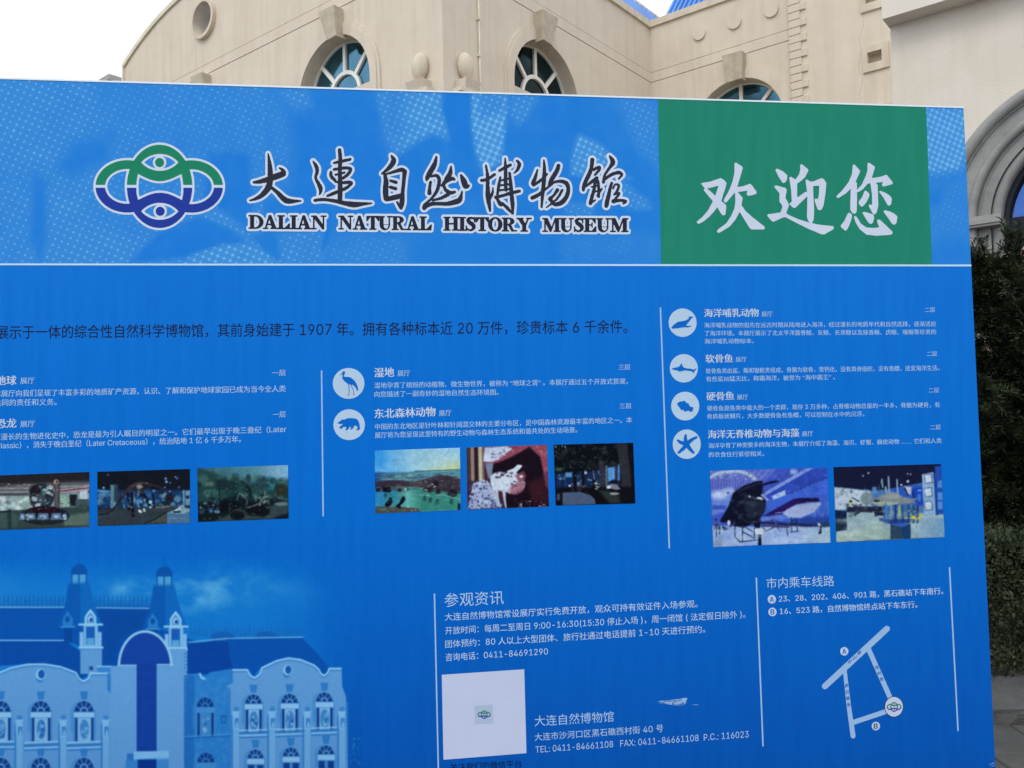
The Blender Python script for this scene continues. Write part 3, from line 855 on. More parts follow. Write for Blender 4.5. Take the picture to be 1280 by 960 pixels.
# ---------------- header band with halftone dots
def halftone_mat():
    m = bpy.data.materials.new('halftone_print'); m.use_nodes = True
    n = m.node_tree; p = n.nodes['Principled BSDF']; L = n.links
    p.inputs['Roughness'].default_value = .6; p.inputs['Specular IOR Level'].default_value = .03
    def N(t, **k):
        q = n.nodes.new(t)
        for a, b in k.items(): setattr(q, a, b)
        return q
    def MT_(op, a, b=None, c=None):
        q = N('ShaderNodeMath', operation=op)
        for i, v in enumerate((a, b, c)):
            if v is None: continue
            if isinstance(v, (int, float)): q.inputs[i].default_value = v
            else: L.new(v, q.inputs[i])
        return q.outputs[0]
    tc = N('ShaderNodeTexCoord'); mp = N('ShaderNodeMapping'); sx = N('ShaderNodeSeparateXYZ')
    pitch = 7.7 / PXM
    mp.inputs['Rotation'].default_value = (0, R(-23), 0)
    L.new(tc.outputs['Object'], mp.inputs['Vector']); L.new(mp.outputs[0], sx.inputs[0])
    fx = MT_('SUBTRACT', MT_('FRACT', MT_('DIVIDE', MT_('ADD', sx.outputs[0], 50.0), pitch)), .5)
    fy = MT_('SUBTRACT', MT_('FRACT', MT_('DIVIDE', MT_('ADD', sx.outputs[2], 50.0), pitch)), .5)
    d = MT_('SQRT', MT_('ADD', MT_('MULTIPLY', fx, fx), MT_('MULTIPLY', fy, fy)))
    at = N('ShaderNodeAttribute'); at.attribute_name = 'print'
    sp = N('ShaderNodeSeparateColor'); L.new(at.outputs['Color'], sp.inputs[0])
    mask = sp.outputs[0]
    nz = N('ShaderNodeTexNoise'); nz.inputs['Scale'].default_value = 28; nz.inputs['Detail'].default_value = 3
    L.new(tc.outputs['Object'], nz.inputs['Vector'])
    mk = MT_('MULTIPLY', mask, MT_('ADD', MT_('MULTIPLY', nz.outputs['Fac'], .7), .65))
    r = MT_('SUBTRACT', .70, MT_('MULTIPLY', mk, .32))
    h = N('ShaderNodeMapRange'); h.interpolation_type = 'SMOOTHSTEP'
    L.new(MT_('SUBTRACT', d, r), h.inputs[0]); h.inputs[1].default_value = -.03; h.inputs[2].default_value = .17
    hh = MT_('MULTIPLY', h.outputs[0], MT_('MINIMUM', MT_('MULTIPLY', mk, 2.4), 1.0))
    n2 = N('ShaderNodeTexNoise'); n2.inputs['Scale'].default_value = 2.2; n2.inputs['Detail'].default_value = 3
    L.new(tc.outputs['Object'], n2.inputs['Vector'])
    def col(c): return (*ink(c), 1)
    c1 = N('ShaderNodeMix', data_type='RGBA'); c1.inputs[6].default_value = col((20, 116, 218)); c1.inputs[7].default_value = col((36, 130, 220))
    L.new(n2.outputs['Fac'], c1.inputs[0])
    c2 = N('ShaderNodeMix', data_type='RGBA'); c2.inputs[7].default_value = col((78, 154, 222))
    L.new(MT_('MULTIPLY', mask, .85), c2.inputs[0]); L.new(c1.outputs[2], c2.inputs[6])
    c3 = N('ShaderNodeMix', data_type='RGBA'); c3.inputs[7].default_value = col((118, 188, 246))
    L.new(MT_('MULTIPLY', hh, .85), c3.inputs[0]); L.new(c2.outputs[2], c3.inputs[6])
    L.new(c3.outputs[2], p.inputs['Base Color'])
    return m
m_half = halftone_mat()
cv = Canvas([px_of(*TLx), px_of(*TR), px_of(uRt, zr1[1]), px_of(uLf, zrL)], 560, 110, PX)
X_, Y_ = cv.X, cv.Y
cv.C[:] = 0
base = .30 + .35 * (fbm(X_, Y_, 90, 21, 3) - .5)
base = np.where(X_ < 330, base + .16, base * .35)
cv.C += np.clip(base, 0, 1)[..., None]
hp = lambda pts, v, a=1, soft=4: cv.poly(pts, (v, v, v), a, soft)
hp([(-400, 100), (-400, 200), (20, 190), (60, 150), (120, 125), (110, 98), (0, 92)], .55, .8, 14)
hp([(-400, 180), (-60, 175), (30, 180), (42, 240), (45, 335), (-400, 335)], .5, .7, 12)
hp([(150, 98), (340, 105), (372, 150), (352, 190), (240, 178), (170, 150)], .40, .8, 14)
hp([(345, 110), (385, 112), (392, 135), (370, 140)], .6, .9, 5)
hp([(95, 175), (140, 168), (135, 200), (90, 222), (70, 210)], .08, .9, 10)
hp([(42, 215), (60, 230), (60, 300), (50, 335), (38, 300)], .05, .9, 5)
hp([(60, 238), (100, 250), (110, 275), (150, 290), (190, 300), (150, 330), (60, 335)], .55, .85, 8)
hp([(250, 270), (285, 285), (305, 300), (280, 312), (245, 320), (160, 330), (200, 290)], .03, .95, 4)
hp([(262, 190), (312, 192), (318, 255), (310, 290), (280, 265), (255, 245)], .05, .9, 5)
hp([(315, 190), (370, 175), (365, 230), (345, 250), (320, 250)], .45, .7, 10)
hp([(240, 318), (280, 305), (320, 308), (350, 326), (352, 335), (225, 335)], .72, 1, 3)
hp([(315, 295), (335, 290), (352, 322), (345, 326), (330, 312)], .1, .9, 2)
hp([(345, 292), (405, 288), (410, 310), (400, 330), (352, 330)], .55, .9, 3)
hp([(408, 285), (416, 285), (404, 315), (401, 312)], .02, 1, 2)
hp([(418, 290), (500, 292), (520, 335), (402, 335)], .42, .8, 8)
hp([(362, 142), (420, 138), (520, 150), (540, 260), (480, 290), (380, 250), (372, 200)], .06, .85, 12)
hp([(470, 113), (552, 114), (560, 140), (564, 175), (553, 172), (540, 168), (510, 185), (490, 200), (480, 160)], .8, .95, 5)
hp([(480, 100), (505, 100), (500, 180), (486, 200), (478, 150)], .35, .8, 12)
hp([(562, 100), (590, 100), (588, 160), (592, 200), (600, 240), (560, 240), (562, 170), (552, 135)], .02, 1, 3)
hp([(590, 112), (636, 114), (632, 150), (630, 182), (624, 205), (604, 216), (594, 190), (589, 150)], .95, 1, 3)
hp([(597, 114), (630, 116), (628, 140), (600, 150)], .5, .8, 5)
hp([(640, 117), (674, 119), (660, 148), (648, 158), (636, 140)], .6, .9, 4)
hp([(723, 167), (752, 180), (775, 213), (790, 224), (750, 222), (712, 219), (716, 190)], .8, 1, 3)
hp([(770, 120), (824, 124), (826, 215), (800, 190), (785, 160)], .48, .9, 8)
hp([(778, 225), (812, 252), (815, 262), (785, 262), (765, 240)], .6, .9, 4)
hp([(705, 252), (745, 256), (740, 270), (706, 268)], .5, .9, 3)
hp([(700, 292), (822, 292), (826, 332), (702, 332)], .33, .8, 8)
hp([(1150, 130), (1210, 134), (1212, 195), (1200, 215), (1150, 222)], .92, 1, 8)
hp([(1150, 225), (1215, 215), (1214, 300), (1155, 300)], .38, .9, 12)
hp([(1150, 236), (1178, 232), (1176, 256), (1152, 258)], .08, .9, 5)
cv.C += (fbm(X_, Y_, 16, 77, 3) - .5)[..., None] * .22
cv.C[:] = np.clip(cv.C, 0, 1)
_ink = ink
o = None
_ink_save = ink
def ink(c): return np.clip(np.asarray(c), 0, 1)          # the mask is stored as it is
def _b():
    global cv
    cv.C = np.clip(cv.C, 0, 1)
    return cv.build('header_band', m_half, .0002, 'blue halftone header band')
_b()
ink = _ink_save

# green welcome block, white rule, edge trims
gTL, gTR = (822.0, 122.6), (1156.8, 133.6)
def on_top(px):   # photo y of the board's top edge at photo x
    u = float(Bp(px, 120)[0]); return px_of(u, TR[1] + topsl * (u - TR[0]))
q0, q1 = on_top(822.2), on_top(1156.8)
def flatq(pts, off): return poly_flat(pts, off)
cv = Canvas([q0, q1, (1164.8, 331.6), (826.5, 331.4)], 120, 80, PX, (35, 131, 110))
cv.C += (fbm(cv.X * 5, cv.Y * .5, 30, 9, 3) - .5)[..., None] * np.array([7, 8, 8.])
cv.build('green_block', m_print, .0005, 'green block behind the welcome characters')
RULE = (150, 205, 245); WHT = (193, 207, 234); BODY = (158, 196, 240)
def zline(p, q, w, c, nm, off=.0012):
    p, q = np.array(p, float), np.array(q, float); d = (q - p) / np.linalg.norm(q - p); n = np.array([-d[1], d[0]]) * w / 2
    return bpart(nm, poly_flat([p + n, q + n, q - n, p - n], off), inkmat(c))
a0, a1 = px_of(uLf, zrL), px_of(uRt, zr1[1])
zline(a0, a1, 2.3, (190, 222, 250), 'white_rule')
a0, a1 = px_of(*TLx), px_of(*TR)
bpart('edge_trim', ext([[TLx, TR, (TR[0], TR[1] + .006), (TLx[0], TLx[1] + .006)]], -.002, .046, 'trim'), mat('edge_trim', (.72, .78, .84), .5, .3), 'pale strip along the top edge')
for p, q in (((402, 463), (404, 645.4)), ((825.4, 384.4), (836.5, 685.5)), ((543, 742), (548, 965)), ((945.2, 721.8), (953.6, 932.8)), ((1186.6, 709), (1197.3, 913.7))):
    zline(p, q, 1.9, (150, 190, 238), 'divider_line')

# ---------------- emblem
def emblem_parts(X, Y):
    C = sd_ell(X, Y, 637, 458, 275, 350)
    eL, eLi = sd_ell(X, Y, 365, 458, 267, 220), sd_ell(X, Y, 365, 458, 187, 147)
    eR, eRi = sd_ell(X, Y, 905, 459, 265, 220), sd_ell(X, Y, 905, 461, 190, 147)
    left = np.maximum(np.maximum(eL, -eLi), X - 430); right = np.maximum(np.maximum(eR, -eRi), 840 - X)
    win = sd_poly(X, Y, [(455, 352)] + [(455 + (820 - 455) * t, 352 + 62 * math.sin(math.pi * t)) for t in np.linspace(.05, .95, 16)] + [(822, 352), (833, 410), (838, 462), (836, 520), (826, 576)] +
                  [(826 - (826 - 456) * t, 574 - 62 * math.sin(math.pi * t)) for t in np.linspace(.05, .95, 16)] + [(455, 572), (443, 520), (440, 462), (444, 405)])
    def lens(cy):
        r = 209; return np.maximum(np.hypot(X - 639, Y - (cy + 137)) - r, np.hypot(X - 639, Y - (cy - 137)) - r)
    body_ = np.minimum(np.minimum(C, left), right)
    body_ = np.maximum(body_, -win); body_ = np.maximum(body_, -lens(256)); body_ = np.maximum(body_, -lens(668))
    body_ = np.minimum(body_, np.minimum(np.hypot(X - 637, Y - 257) - 38, np.hypot(X - 642, Y - 668) - 38))
    return body_
def draw_emblem(z, cell, off, outline=True, name='emblem', parent=None):
    bx = (60, 70, 1210, 850)
    col = lambda s: s
    if outline:
        w = bpart(name, contour(lambda X, Y: emblem_parts(X, Y) - 19, bx, cell, z, off), inkmat((203, 218, 242)), None, parent)
    else:
        w = None
    g_ = contour(lambda X, Y: np.maximum(emblem_parts(X, Y), Y - 445), bx, cell, z, off + .0006)
    b_ = contour(lambda X, Y: np.maximum(emblem_parts(X, Y), 470 - Y), bx, cell, z, off + .0006)
    a = bpart('emblem_upper_half', g_, inkmat((33, 132, 100)), None, w or parent)
    b = bpart('emblem_lower_half', b_, inkmat((38, 62, 160)), None, w or parent)
    return w
draw_emblem(Z(105, 165, 6.737), 4, .0006)

# ---------------- brush lettering of the title
ZA, SB, SC = Z(300, 170, 7.111), 1137.8, 2275.6
cal = [
 # da
 [(122,412,16),(180,405,32),(260,382,44),(340,352,50),(385,335,44),(380,305,26),(352,285,10)],
 [(250,158,6),(260,220,24),(268,300,40),(268,400,46),(245,470,50),(190,530,36),(140,558,24),(88,573,8)],
 [(275,455,20),(330,500,30),(390,560,44),(440,580,40),(540,577,8)],
 # lian
 [(650,225,10),(680,275,28),(685,320,26),(672,370,18),(690,410,24),(715,460,34),(715,500,20),(705,520,8)],
 [(885,125,26),(892,200,30),(888,300,30),(890,400,34),(890,480,38),(888,575,38)],
 [(835,240,14),(890,228,22),(980,208,20)], [(808,322,20),(812,360,26),(845,395,22)],
 [(835,298,18),(900,287,22),(960,285,24),(985,298,22),(960,340,24),(915,375,20)], [(850,345,14),(930,325,14)],
 [(850,408,14),(920,415,22),(975,412,26),(990,425,20),(940,465,24),(870,495,24),(820,515,24),(778,532,18)],
 [(665,572,22),(740,565,24),(830,575,26),(920,595,34),(1010,610,46),(1080,605,30),(1170,598,8)],
]
calB = [
 [(208,175,10),(228,215,40),(208,260,38),(170,300,26),(125,335,12)], [(148,342,22),(160,400,38),(156,480,44),(160,555,42)],
 [(160,340,12),(240,315,24),(300,300,32),(328,318,34)], [(326,318,36),(318,400,28),(308,500,30),(302,590,40),(298,648,12)],
 [(200,398,18),(248,412,26)], [(200,455,24),(245,468,26)], [(165,562,36),(230,548,40),(300,530,40)], [(258,588,14),(292,640,24)],
 # ran
 [(608,185,14),(592,250,36),(557,315,42),(528,368,34),(520,395,10)], [(560,360,16),(610,352,24),(632,385,28),(625,450,28),(600,510,24),(560,560,18),(512,602,18)],
 [(556,412,22),(548,460,22),(546,508,34)], [(738,270,10),(730,330,36),(702,380,42)], [(755,378,26),(700,395,36),(668,430,26)], [(742,372,10),(765,385,20)],
 [(678,450,22),(690,480,26),(730,505,30),(770,498,20)], [(655,440,18),(668,430,18)], [(575,572,16),(650,552,22),(712,520,30)],
 [(828,352,18),(850,400,46),(868,445,44),(893,442,18)], [(500,635,34),(560,605,30),(640,602,28),(700,603,32),(770,588,42),(812,570,42),(828,530,22),(836,492,8)], [(500,612,20),(500,640,34)],
 # bo (left radical)
 [(1048,262,12),(1062,350,24),(1063,450,30),(1068,550,40),(1085,665,16)], [(1008,395,22),(1060,385,22),(1125,342,20)], [(1078,560,26),(1106,505,18),(1110,462,8)],
]
calC = [
 [(80,200,10),(85,300,26),(85,400,28),(88,480,26)], [(30,308,18),(80,282,24),(128,258,22)], [(185,220,14),(207,250,28),(190,300,22),(160,330,8)],
 [(38,368,14),(24,440,22),(12,520,18)], [(120,330,18),(130,420,26),(138,520,30),(146,600,32),(150,692,12)], [(45,395,14),(120,378,14)], [(35,440,14),(125,428,14)], [(25,485,14),(130,468,14)],
 [(-2,545,26),(60,530,22),(130,508,26),(208,490,22)], [(12,565,20),(40,605,34),(60,600,20)], [(60,602,16),(100,640,26),(146,692,10)],
 # wu
 [(425,215,10),(430,300,26),(425,400,32),(415,500,28),(405,632,14)], [(368,300,10),(348,370,26),(328,420,30),(335,440,12)], [(335,436,20),(395,395,22),(455,338,12)], [(322,550,30),(380,522,28),(440,472,18),(500,430,10)],
 [(555,265,30),(540,310,34),(510,360,36),(482,408,28),(470,440,14)], [(480,425,16),(560,402,22),(622,418,32),(642,470,30),(628,535,34),(585,590,38),(530,608,30),(490,592,14)],
 [(545,480,28),(512,528,18),(480,560,32),(500,575,14)], [(588,482,18),(540,560,16),(448,636,8)],
 # guan
 [(855,212,32),(850,270,28),(832,330,32),(803,390,32),(782,440,30),(775,480,22)], [(868,300,22),(915,278,24),(918,300,18),(880,345,16)], [(795,450,14),(840,415,22),(895,375,28)],
 [(880,395,20),(872,470,24),(852,540,26),(838,598,28)], [(905,400,20),(912,460,22),(912,540,18)], [(850,452,10),(905,440,12)], [(940,470,12),(900,530,14)], [(855,500,10),(915,488,12)], [(835,600,20),(880,570,10)],
 [(1010,180,14),(1038,232,40),(1010,280,22),(965,350,18),(955,410,24)], [(968,382,22),(1030,342,24),(1090,325,26),(1118,345,20),(1090,380,12)],
 [(1028,420,20),(1012,470,24),(1000,530,30),(985,590,34),(980,622,30)], [(1040,465,12),(1060,430,12),(1090,440,18),(1075,490,18),(1050,520,14)], [(1045,580,34),(1100,572,22),(1150,582,24),(1130,602,10)], [(1050,520,14),(1095,510,18),(1060,560,18)],
]
strokes = [[(x, y, w) for x, y, w in s_] for s_ in cal] + [[(x + SB, y, w) for x, y, w in s_] for s_ in calB] + [[(x + SC, y, w) for x, y, w in s_] for s_ in calC]
def rag(X, Y): return (vnoise(X, Y, 7, 3) - .5) * 3.2
def field_strokes(sts):
    def f(X, Y):
        D = np.full(X.shape, 1e9)
        x0, x1 = X[0, 0], X[0, -1]; n = X.shape[1]; sx = (n - 1) / (x1 - x0)
        for s_ in sts:
            s_ = smooth(s_); P = np.array(s_); pad = P[:, 2].max() / 2 + 40
            i0 = max(0, int((P[:, 0].min() - pad - x0) * sx)); i1 = min(n, int((P[:, 0].max() + pad - x0) * sx) + 2)
            if i1 <= i0: continue
            D[:, i0:i1] = np.minimum(D[:, i0:i1], sd_stroke(X[:, i0:i1], Y[:, i0:i1], s_))
        return D
    return f
fs = field_strokes(strokes)
bx = (40, 70, 3490, 740)
bpart('title_outline', contour(lambda X, Y: fs(X, Y) - 23, bx, 5, ZA, .0006), inkmat((203, 218, 242)), 'pale outline round the brush characters')
bpart('title_lettering', contour(lambda X, Y: fs(X, Y) + rag(X, Y) - 2.6, bx, 3.2, ZA, .0012), inkmat((46, 50, 66)), 'dark brush-written title characters')

# serif capitals, drawn on a cap height of 1
def el(cx, cy, rx, ry, n=28): return [(cx + rx * math.cos(2 * math.pi * i / n), cy + ry * math.sin(2 * math.pi * i / n)) for i in range(n)]
def rc(a, b, c, d): return [(a, b), (c, b), (c, d), (a, d)]
def half(cx, cy, rx, ry, a0, a1, n=20): return [(cx + rx * math.cos(R(a0 + (a1 - a0) * i / n)), cy + ry * math.sin(R(a0 + (a1 - a0) * i / n))) for i in range(n + 1)]
GL = {
 'I': (.55, [rc(.14, 0, .41, 1), rc(0, 0, .55, .07), rc(0, .93, .55, 1)], []),
 'D': (1.12, [rc(.12, 0, .39, 1), rc(0, 0, .5, .07), rc(0, .93, .5, 1), [(.38, 0), (.5, 0)] + half(.5, .5, .6, .5, -90, 90) + [(.38, 1)]], [[(.39, .08), (.48, .08)] + half(.48, .5, .34, .42, -90, 90) + [(.39, .92)]]),
 'A': (1.12, [[(.42, 1), (.60, 1), (1.0, 0), (.68, 0)], [(.44, 1), (.52, .88), (.24, .05), (.14, .05)], rc(.25, .29, .75, .37), rc(0, 0, .38, .07), rc(.56, 0, 1.12, .07)], []),
 'L': (.98, [rc(.12, 0, .39, 1), rc(0, 0, .9, .07), rc(0, .93, .54, 1), [(.94, .4), (.88, .4), (.55, .07), (.55, 0), (.9, 0)]], []),
 'N': (1.14, [rc(.15, 0, .23, 1), rc(.88, 0, .96, 1), [(.04, 1), (.38, 1), (.96, .22), (.96, 0), (.84, 0), (.15, .9)], rc(0, 0, .38, .07), rc(0, .93, .34, 1), rc(.72, .93, 1.12, 1)], []),
 'T': (.98, [rc(.355, 0, .625, 1), rc(0, .92, .98, 1), [(0, 1), (0, .64), (.06, .64), (.26, .92)], [(.98, 1), (.98, .64), (.92, .64), (.72, .92)], rc(.22, 0, .76, .07)], []),
 'U': (1.08, [rc(.1, .35, .37, 1), half(.49, .37, .39, .39, 180, 360), rc(.80, .36, .88, 1), rc(0, .93, .48, 1), rc(.68, .93, 1.04, 1)], [half(.585, .37, .215, .30, 180, 360)]),
 'R': (1.14, [rc(.12, 0, .39, 1), rc(0, 0, .52, .07), rc(0, .93, .5, 1), [(.38, .48), (.5, .48)] + half(.5, .74, .42, .26, -90, 90) + [(.38, 1)], [(.42, .52), (.66, .5), (.84, .12), (.92, .07), (1.12, .07), (1.12, 0), (.72, 0), (.56, .3)]], [[(.39, .55), (.48, .55)] + half(.48, .74, .16, .19, -90, 90) + [(.39, .93)]]),
 'H': (1.16, [rc(.12, 0, .39, 1), rc(.77, 0, 1.04, 1), rc(.38, .46, .78, .54), rc(0, 0, .5, .07), rc(0, .93, .5, 1), rc(.66, 0, 1.16, .07), rc(.66, .93, 1.16, 1)], []),
 'O': (1.08, [el(.53, .5, .53, .52)], [el(.53, .5, .25, .44)]),
 'Y': (1.12, [rc(.43, 0, .70, .5), [(.06, 1), (.40, 1), (.70, .45), (.43, .45)], [(.86, 1), (.94, 1), (.70, .45), (.60, .5)], rc(0, .93, .5, 1), rc(.74, .93, 1.12, 1), rc(.3, 0, .84, .07)], []),
 'M': (1.38, [rc(.15, 0, .23, 1), rc(.98, 0, 1.25, 1), [(.06, 1), (.38, 1), (.74, .22), (.66, 0), (.58, 0)], [(.60, .04), (.70, .1), (1.04, 1), (.95, 1)], rc(0, 0, .40, .07), rc(0, .93, .3, 1), rc(.86, 0, 1.38, .07), rc(1.1, .93, 1.38, 1)], []),
 'E': (1.02, [rc(.12, 0, .39, 1), rc(0, .93, .9, 1), rc(0, 0, .94, .07), rc(.38, .47, .62, .54), rc(.60, .33, .66, .68), [(.9, 1), (.9, .64), (.84, .64), (.62, .93)], [(.94, 0), (.94, .38), (.88, .38), (.62, .07)]], []),
 'S': (.82, [rc(.66, .64, .73, 1), rc(.04, 0, .11, .38)], []),
}
S_ST = [(.68, .80, .05), (.58, .93, .10), (.42, .95, .13), (.26, .88, .20), (.21, .76, .23), (.32, .62, .27), (.5, .5, .28), (.62, .37, .27), (.63, .22, .22), (.52, .09, .15), (.36, .04, .11), (.2, .1, .09), (.08, .24, .05)]
def word_fields():
    jobs = []
    for w, x0, x1, y0, y1 in (('DALIAN', 78, 768, 824, 830), ('NATURAL', 878, 570 + SB, 830, 838), ('HISTORY', 672 + SB, 315 + SC, 840, 851), ('MUSEUM', 413 + SC, 1175 + SC, 851, 853)):
        tot = sum(GL[c][0] for c in w) - .035 * (len(w) - 1); k = (x1 - x0) / tot; cap = 120; x = 0
        for c in w:
            jobs.append((c, x0 + x * k, k, y0 + (y1 - y0) * (x / tot), cap)); x += GL[c][0] - .035
    return jobs
jobs = word_fields()
def f_word(X, Y):
    D = np.full(X.shape, 1e9); x0, x1 = X[0, 0], X[0, -1]; n = X.shape[1]; sx = (n - 1) / (x1 - x0)
    for c, gx, k, gy, cap in jobs:
        i0 = max(0, int((gx - 40 - x0) * sx)); i1 = min(n, int((gx + GL[c][0] * k + 40 - x0) * sx) + 2)
        if i1 <= i0: continue
        xx = X[:, i0:i1]; yy = Y[:, i0:i1]; f = lambda P: [(gx + a * k, gy - b * cap) for a, b in P]
        d = np.full(xx.shape, 1e9)
        for P in GL[c][1]: d = np.minimum(d, sd_poly(xx, yy, f(P)))
        for P in GL[c][2]: d = np.maximum(d, -sd_poly(xx, yy, f(P)))
        if c == 'S': d = np.minimum(d, sd_stroke(xx, yy, smooth([(gx + a * k, gy - b * cap, w_ * k) for a, b, w_ in S_ST], 3)))
        D[:, i0:i1] = np.minimum(D[:, i0:i1], d)
    return D
bx = (40, 670, 3490, 900)
bpart('title_outline', contour(lambda X, Y: f_word(X, Y) - 22, bx, 5, ZA, .0008), inkmat((203, 218, 242)))
bpart('title_lettering', contour(lambda X, Y: f_word(X, Y) - 2.4, bx, 3, ZA, .0013), inkmat((40, 44, 60)), 'dark serif capitals of the English title')

# ---------------- welcome characters
wel = {
 (860, 190): [
  ([(135,330),(160,322),(230,312),(300,288),(340,275),(375,295),(400,325),(385,385),(362,450),(345,515),(385,545),(398,570),(388,655),(365,662),(345,645),(305,575),(270,620),(220,675),(160,725),(110,750),(92,740),(95,725),(150,680),(210,610),(260,515),(165,400),(165,388),(180,384)],
   [(190,384),(320,350),(285,460),(225,405)]),
  ([(485,120),(500,113),(565,155),(568,175),(540,270),(510,370),(580,358),(645,333),(665,350),(715,420),(712,435),(680,448),(625,458),(612,440),(622,402),(515,418),(568,480),(555,555),(600,620),(680,690),(795,780),(800,795),(790,808),(660,808),(640,790),(538,622),(490,710),(430,780),(330,840),(310,843),(300,828),(320,805),(400,745),(450,670),(485,590),(495,520),(492,420),(470,440),(405,520),(385,527),(373,512),(380,490),(430,400),(465,310),(485,220)], None)],
 (950, 190): [
  ([(160,190),(175,175),(240,205),(283,245),(278,290),(262,315),(245,325),(230,315),(195,260)], None),
  ([(148,365),(165,350),(265,378),(277,400),(262,480),(285,520),(300,555),(285,600),(270,640),(300,660),(400,705),(520,740),(610,760),(700,770),(760,775),(770,790),(760,808),(670,860),(640,858),(500,800),(380,740),(265,680),(240,682),(190,705),(140,728),(120,720),(75,665),(85,650),(120,648),(215,632),(235,570),(225,548),(203,520),(203,430)], None),
  ([(305,268),(320,260),(370,290),(410,230),(420,180),(418,140),(432,128),(498,180),(502,195),(470,260),(430,298),(385,330),(385,480),(470,420),(492,418),(492,460),(430,520),(370,580),(350,585),(308,548),(310,535),(332,520),(325,400)], None),
  ([(475,295),(490,290),(525,312),(560,308),(640,275),(665,285),(690,325),(680,430),(660,560),(640,600),(615,608),(600,595),(568,505),(572,490),(605,492),(615,440),(618,350),(550,356),(553,420),(555,480),(562,600),(558,700),(545,735),(525,742),(500,715),(490,680),(495,450)], None)],
 (1035, 190): [
  ([(258,140),(275,133),(330,195),(330,210),(285,310),(298,325),(300,480),(297,610),(290,635),(272,645),(250,635),(232,600),(234,480),(238,380),(180,435),(110,478),(92,478),(88,462),(150,400),(215,315),(250,230)], None),
  ([(412,120),(430,115),(485,155),(485,170),(452,275),(540,262),(610,240),(672,318),(670,335),(590,358),(568,358),(562,345),(575,312),(490,322),(515,345),(522,560),(505,630),(488,650),(470,648),(425,565),(428,550),(460,555),(458,440),(442,325),(412,330),(365,385),(320,415),(300,415),(300,400),(350,345),(395,250),(412,190)], None),
  ([(380,410),(395,405),(430,440),(425,470),(400,520),(370,560),(348,572),(320,540),(322,515),(355,475)], None),
  ([(532,415),(548,408),(600,430),(640,455),(663,485),(655,545),(635,562),(618,550),(580,480)], None),
  ([(205,645),(220,635),(248,655),(245,690),(225,750),(200,805),(180,822),(135,785),(132,768),(170,720)], None),
  ([(270,680),(285,668),(305,690),(340,750),(400,790),(470,795),(535,790),(510,720),(520,706),(540,710),(600,765),(670,835),(668,855),(640,865),(500,873),(400,862),(330,805),(290,740)], None),
  ([(358,635),(375,626),(430,640),(470,655),(480,685),(465,740),(445,752),(425,742),(390,690)], None),
  ([(578,622),(592,610),(640,622),(690,645),(722,675),(712,740),(690,760),(668,750),(620,680)], None)]}
for (ox, oy), shp in wel.items():
    def f(X, Y, shp=shp):
        D = np.full(X.shape, 1e9)
        for P, H in shp:
            d = sd_poly(X, Y, P)
            if H: d = np.maximum(d, -sd_poly(X, Y, H))
            D = np.minimum(D, d)
        return D - 1.5
    bpart('welcome_character', contour(f, (60, 80, 830, 900), 5, Z(ox, oy, 8.35), .0012), inkmat((200, 212, 236)))

# ---------------- typeset text (Blender's own built-in font)
tcu = bpy.data.curves.new('text_curve', 'FONT'); tcu.fill_mode = 'FRONT'; tcu.resolution_u = 2
tob = bpy.data.objects.new('text_curve', tcu); COL.objects.link(tob)
font_cjk = tcu.font                       # Blender's default face also holds the Chinese glyphs
try:                                      # figures and Latin letters: the grotesque that ships with Blender
    font_lat = bpy.data.fonts.load(bpy.utils.system_resource('DATAFILES', path='fonts') + '/Inter.woff2')
except Exception:
    font_lat = None
import re
_adv = {}
def _raw(t, f):
    tcu.body = t
    if f is not None: tcu.font = f
    tob.update_tag()
    me = bpy.data.meshes.new_from_object(tob.evaluated_get(bpy.context.evaluated_depsgraph_get()), depsgraph=bpy.context.evaluated_depsgraph_get())
    co = np.empty(len(me.vertices) * 3); me.vertices.foreach_get('co', co)
    return co.reshape(-1, 3), [tuple(p.vertices) for p in me.polygons], me
def text_mesh(t, bold=0.0):
    runs = re.findall(r'[\x20-\x7e]+|[^\x20-\x7e]+', t) if font_lat else [t]
    V, Fc, x, n = [], [], 0.0, 0
    if font_lat and 'LS' not in _adv: _adv['LS'] = .745 / _raw('0', font_lat)[0][:, 1].max()
    LS = _adv.get('LS', 1)
    for r_ in runs:
        lat = font_lat is not None and ord(r_[0]) < 127; f = font_lat if lat else font_cjk
        end = 'l' if lat else '田'
        if end not in _adv: _adv[end] = _raw(end, f)[0][:, 0].max()
        if r_.strip():
            co, fc, me = _raw(r_, f); bpy.data.meshes.remove(me)
            V.append(co * LS + np.array([x, 0, 0]) if lat else co + np.array([x, 0, 0])); Fc += [tuple(i + n for i in q) for q in fc]; n += len(co)
        co, fc, me = _raw(r_ + end, f); bpy.data.meshes.remove(me)
        x += (co[:, 0].max() - _adv[end]) * (LS if lat else 1)
    me = bpy.data.meshes.new('text'); me.from_pydata(np.concatenate(V).tolist(), [], Fc); return me
def text_mesh_plain(t, bold=0.0):
    tcu.body = t; tob.update_tag()
    dg = bpy.context.evaluated_depsgraph_get()
    return bpy.data.meshes.new_from_object(tob.evaluated_get(dg), depsgraph=dg)
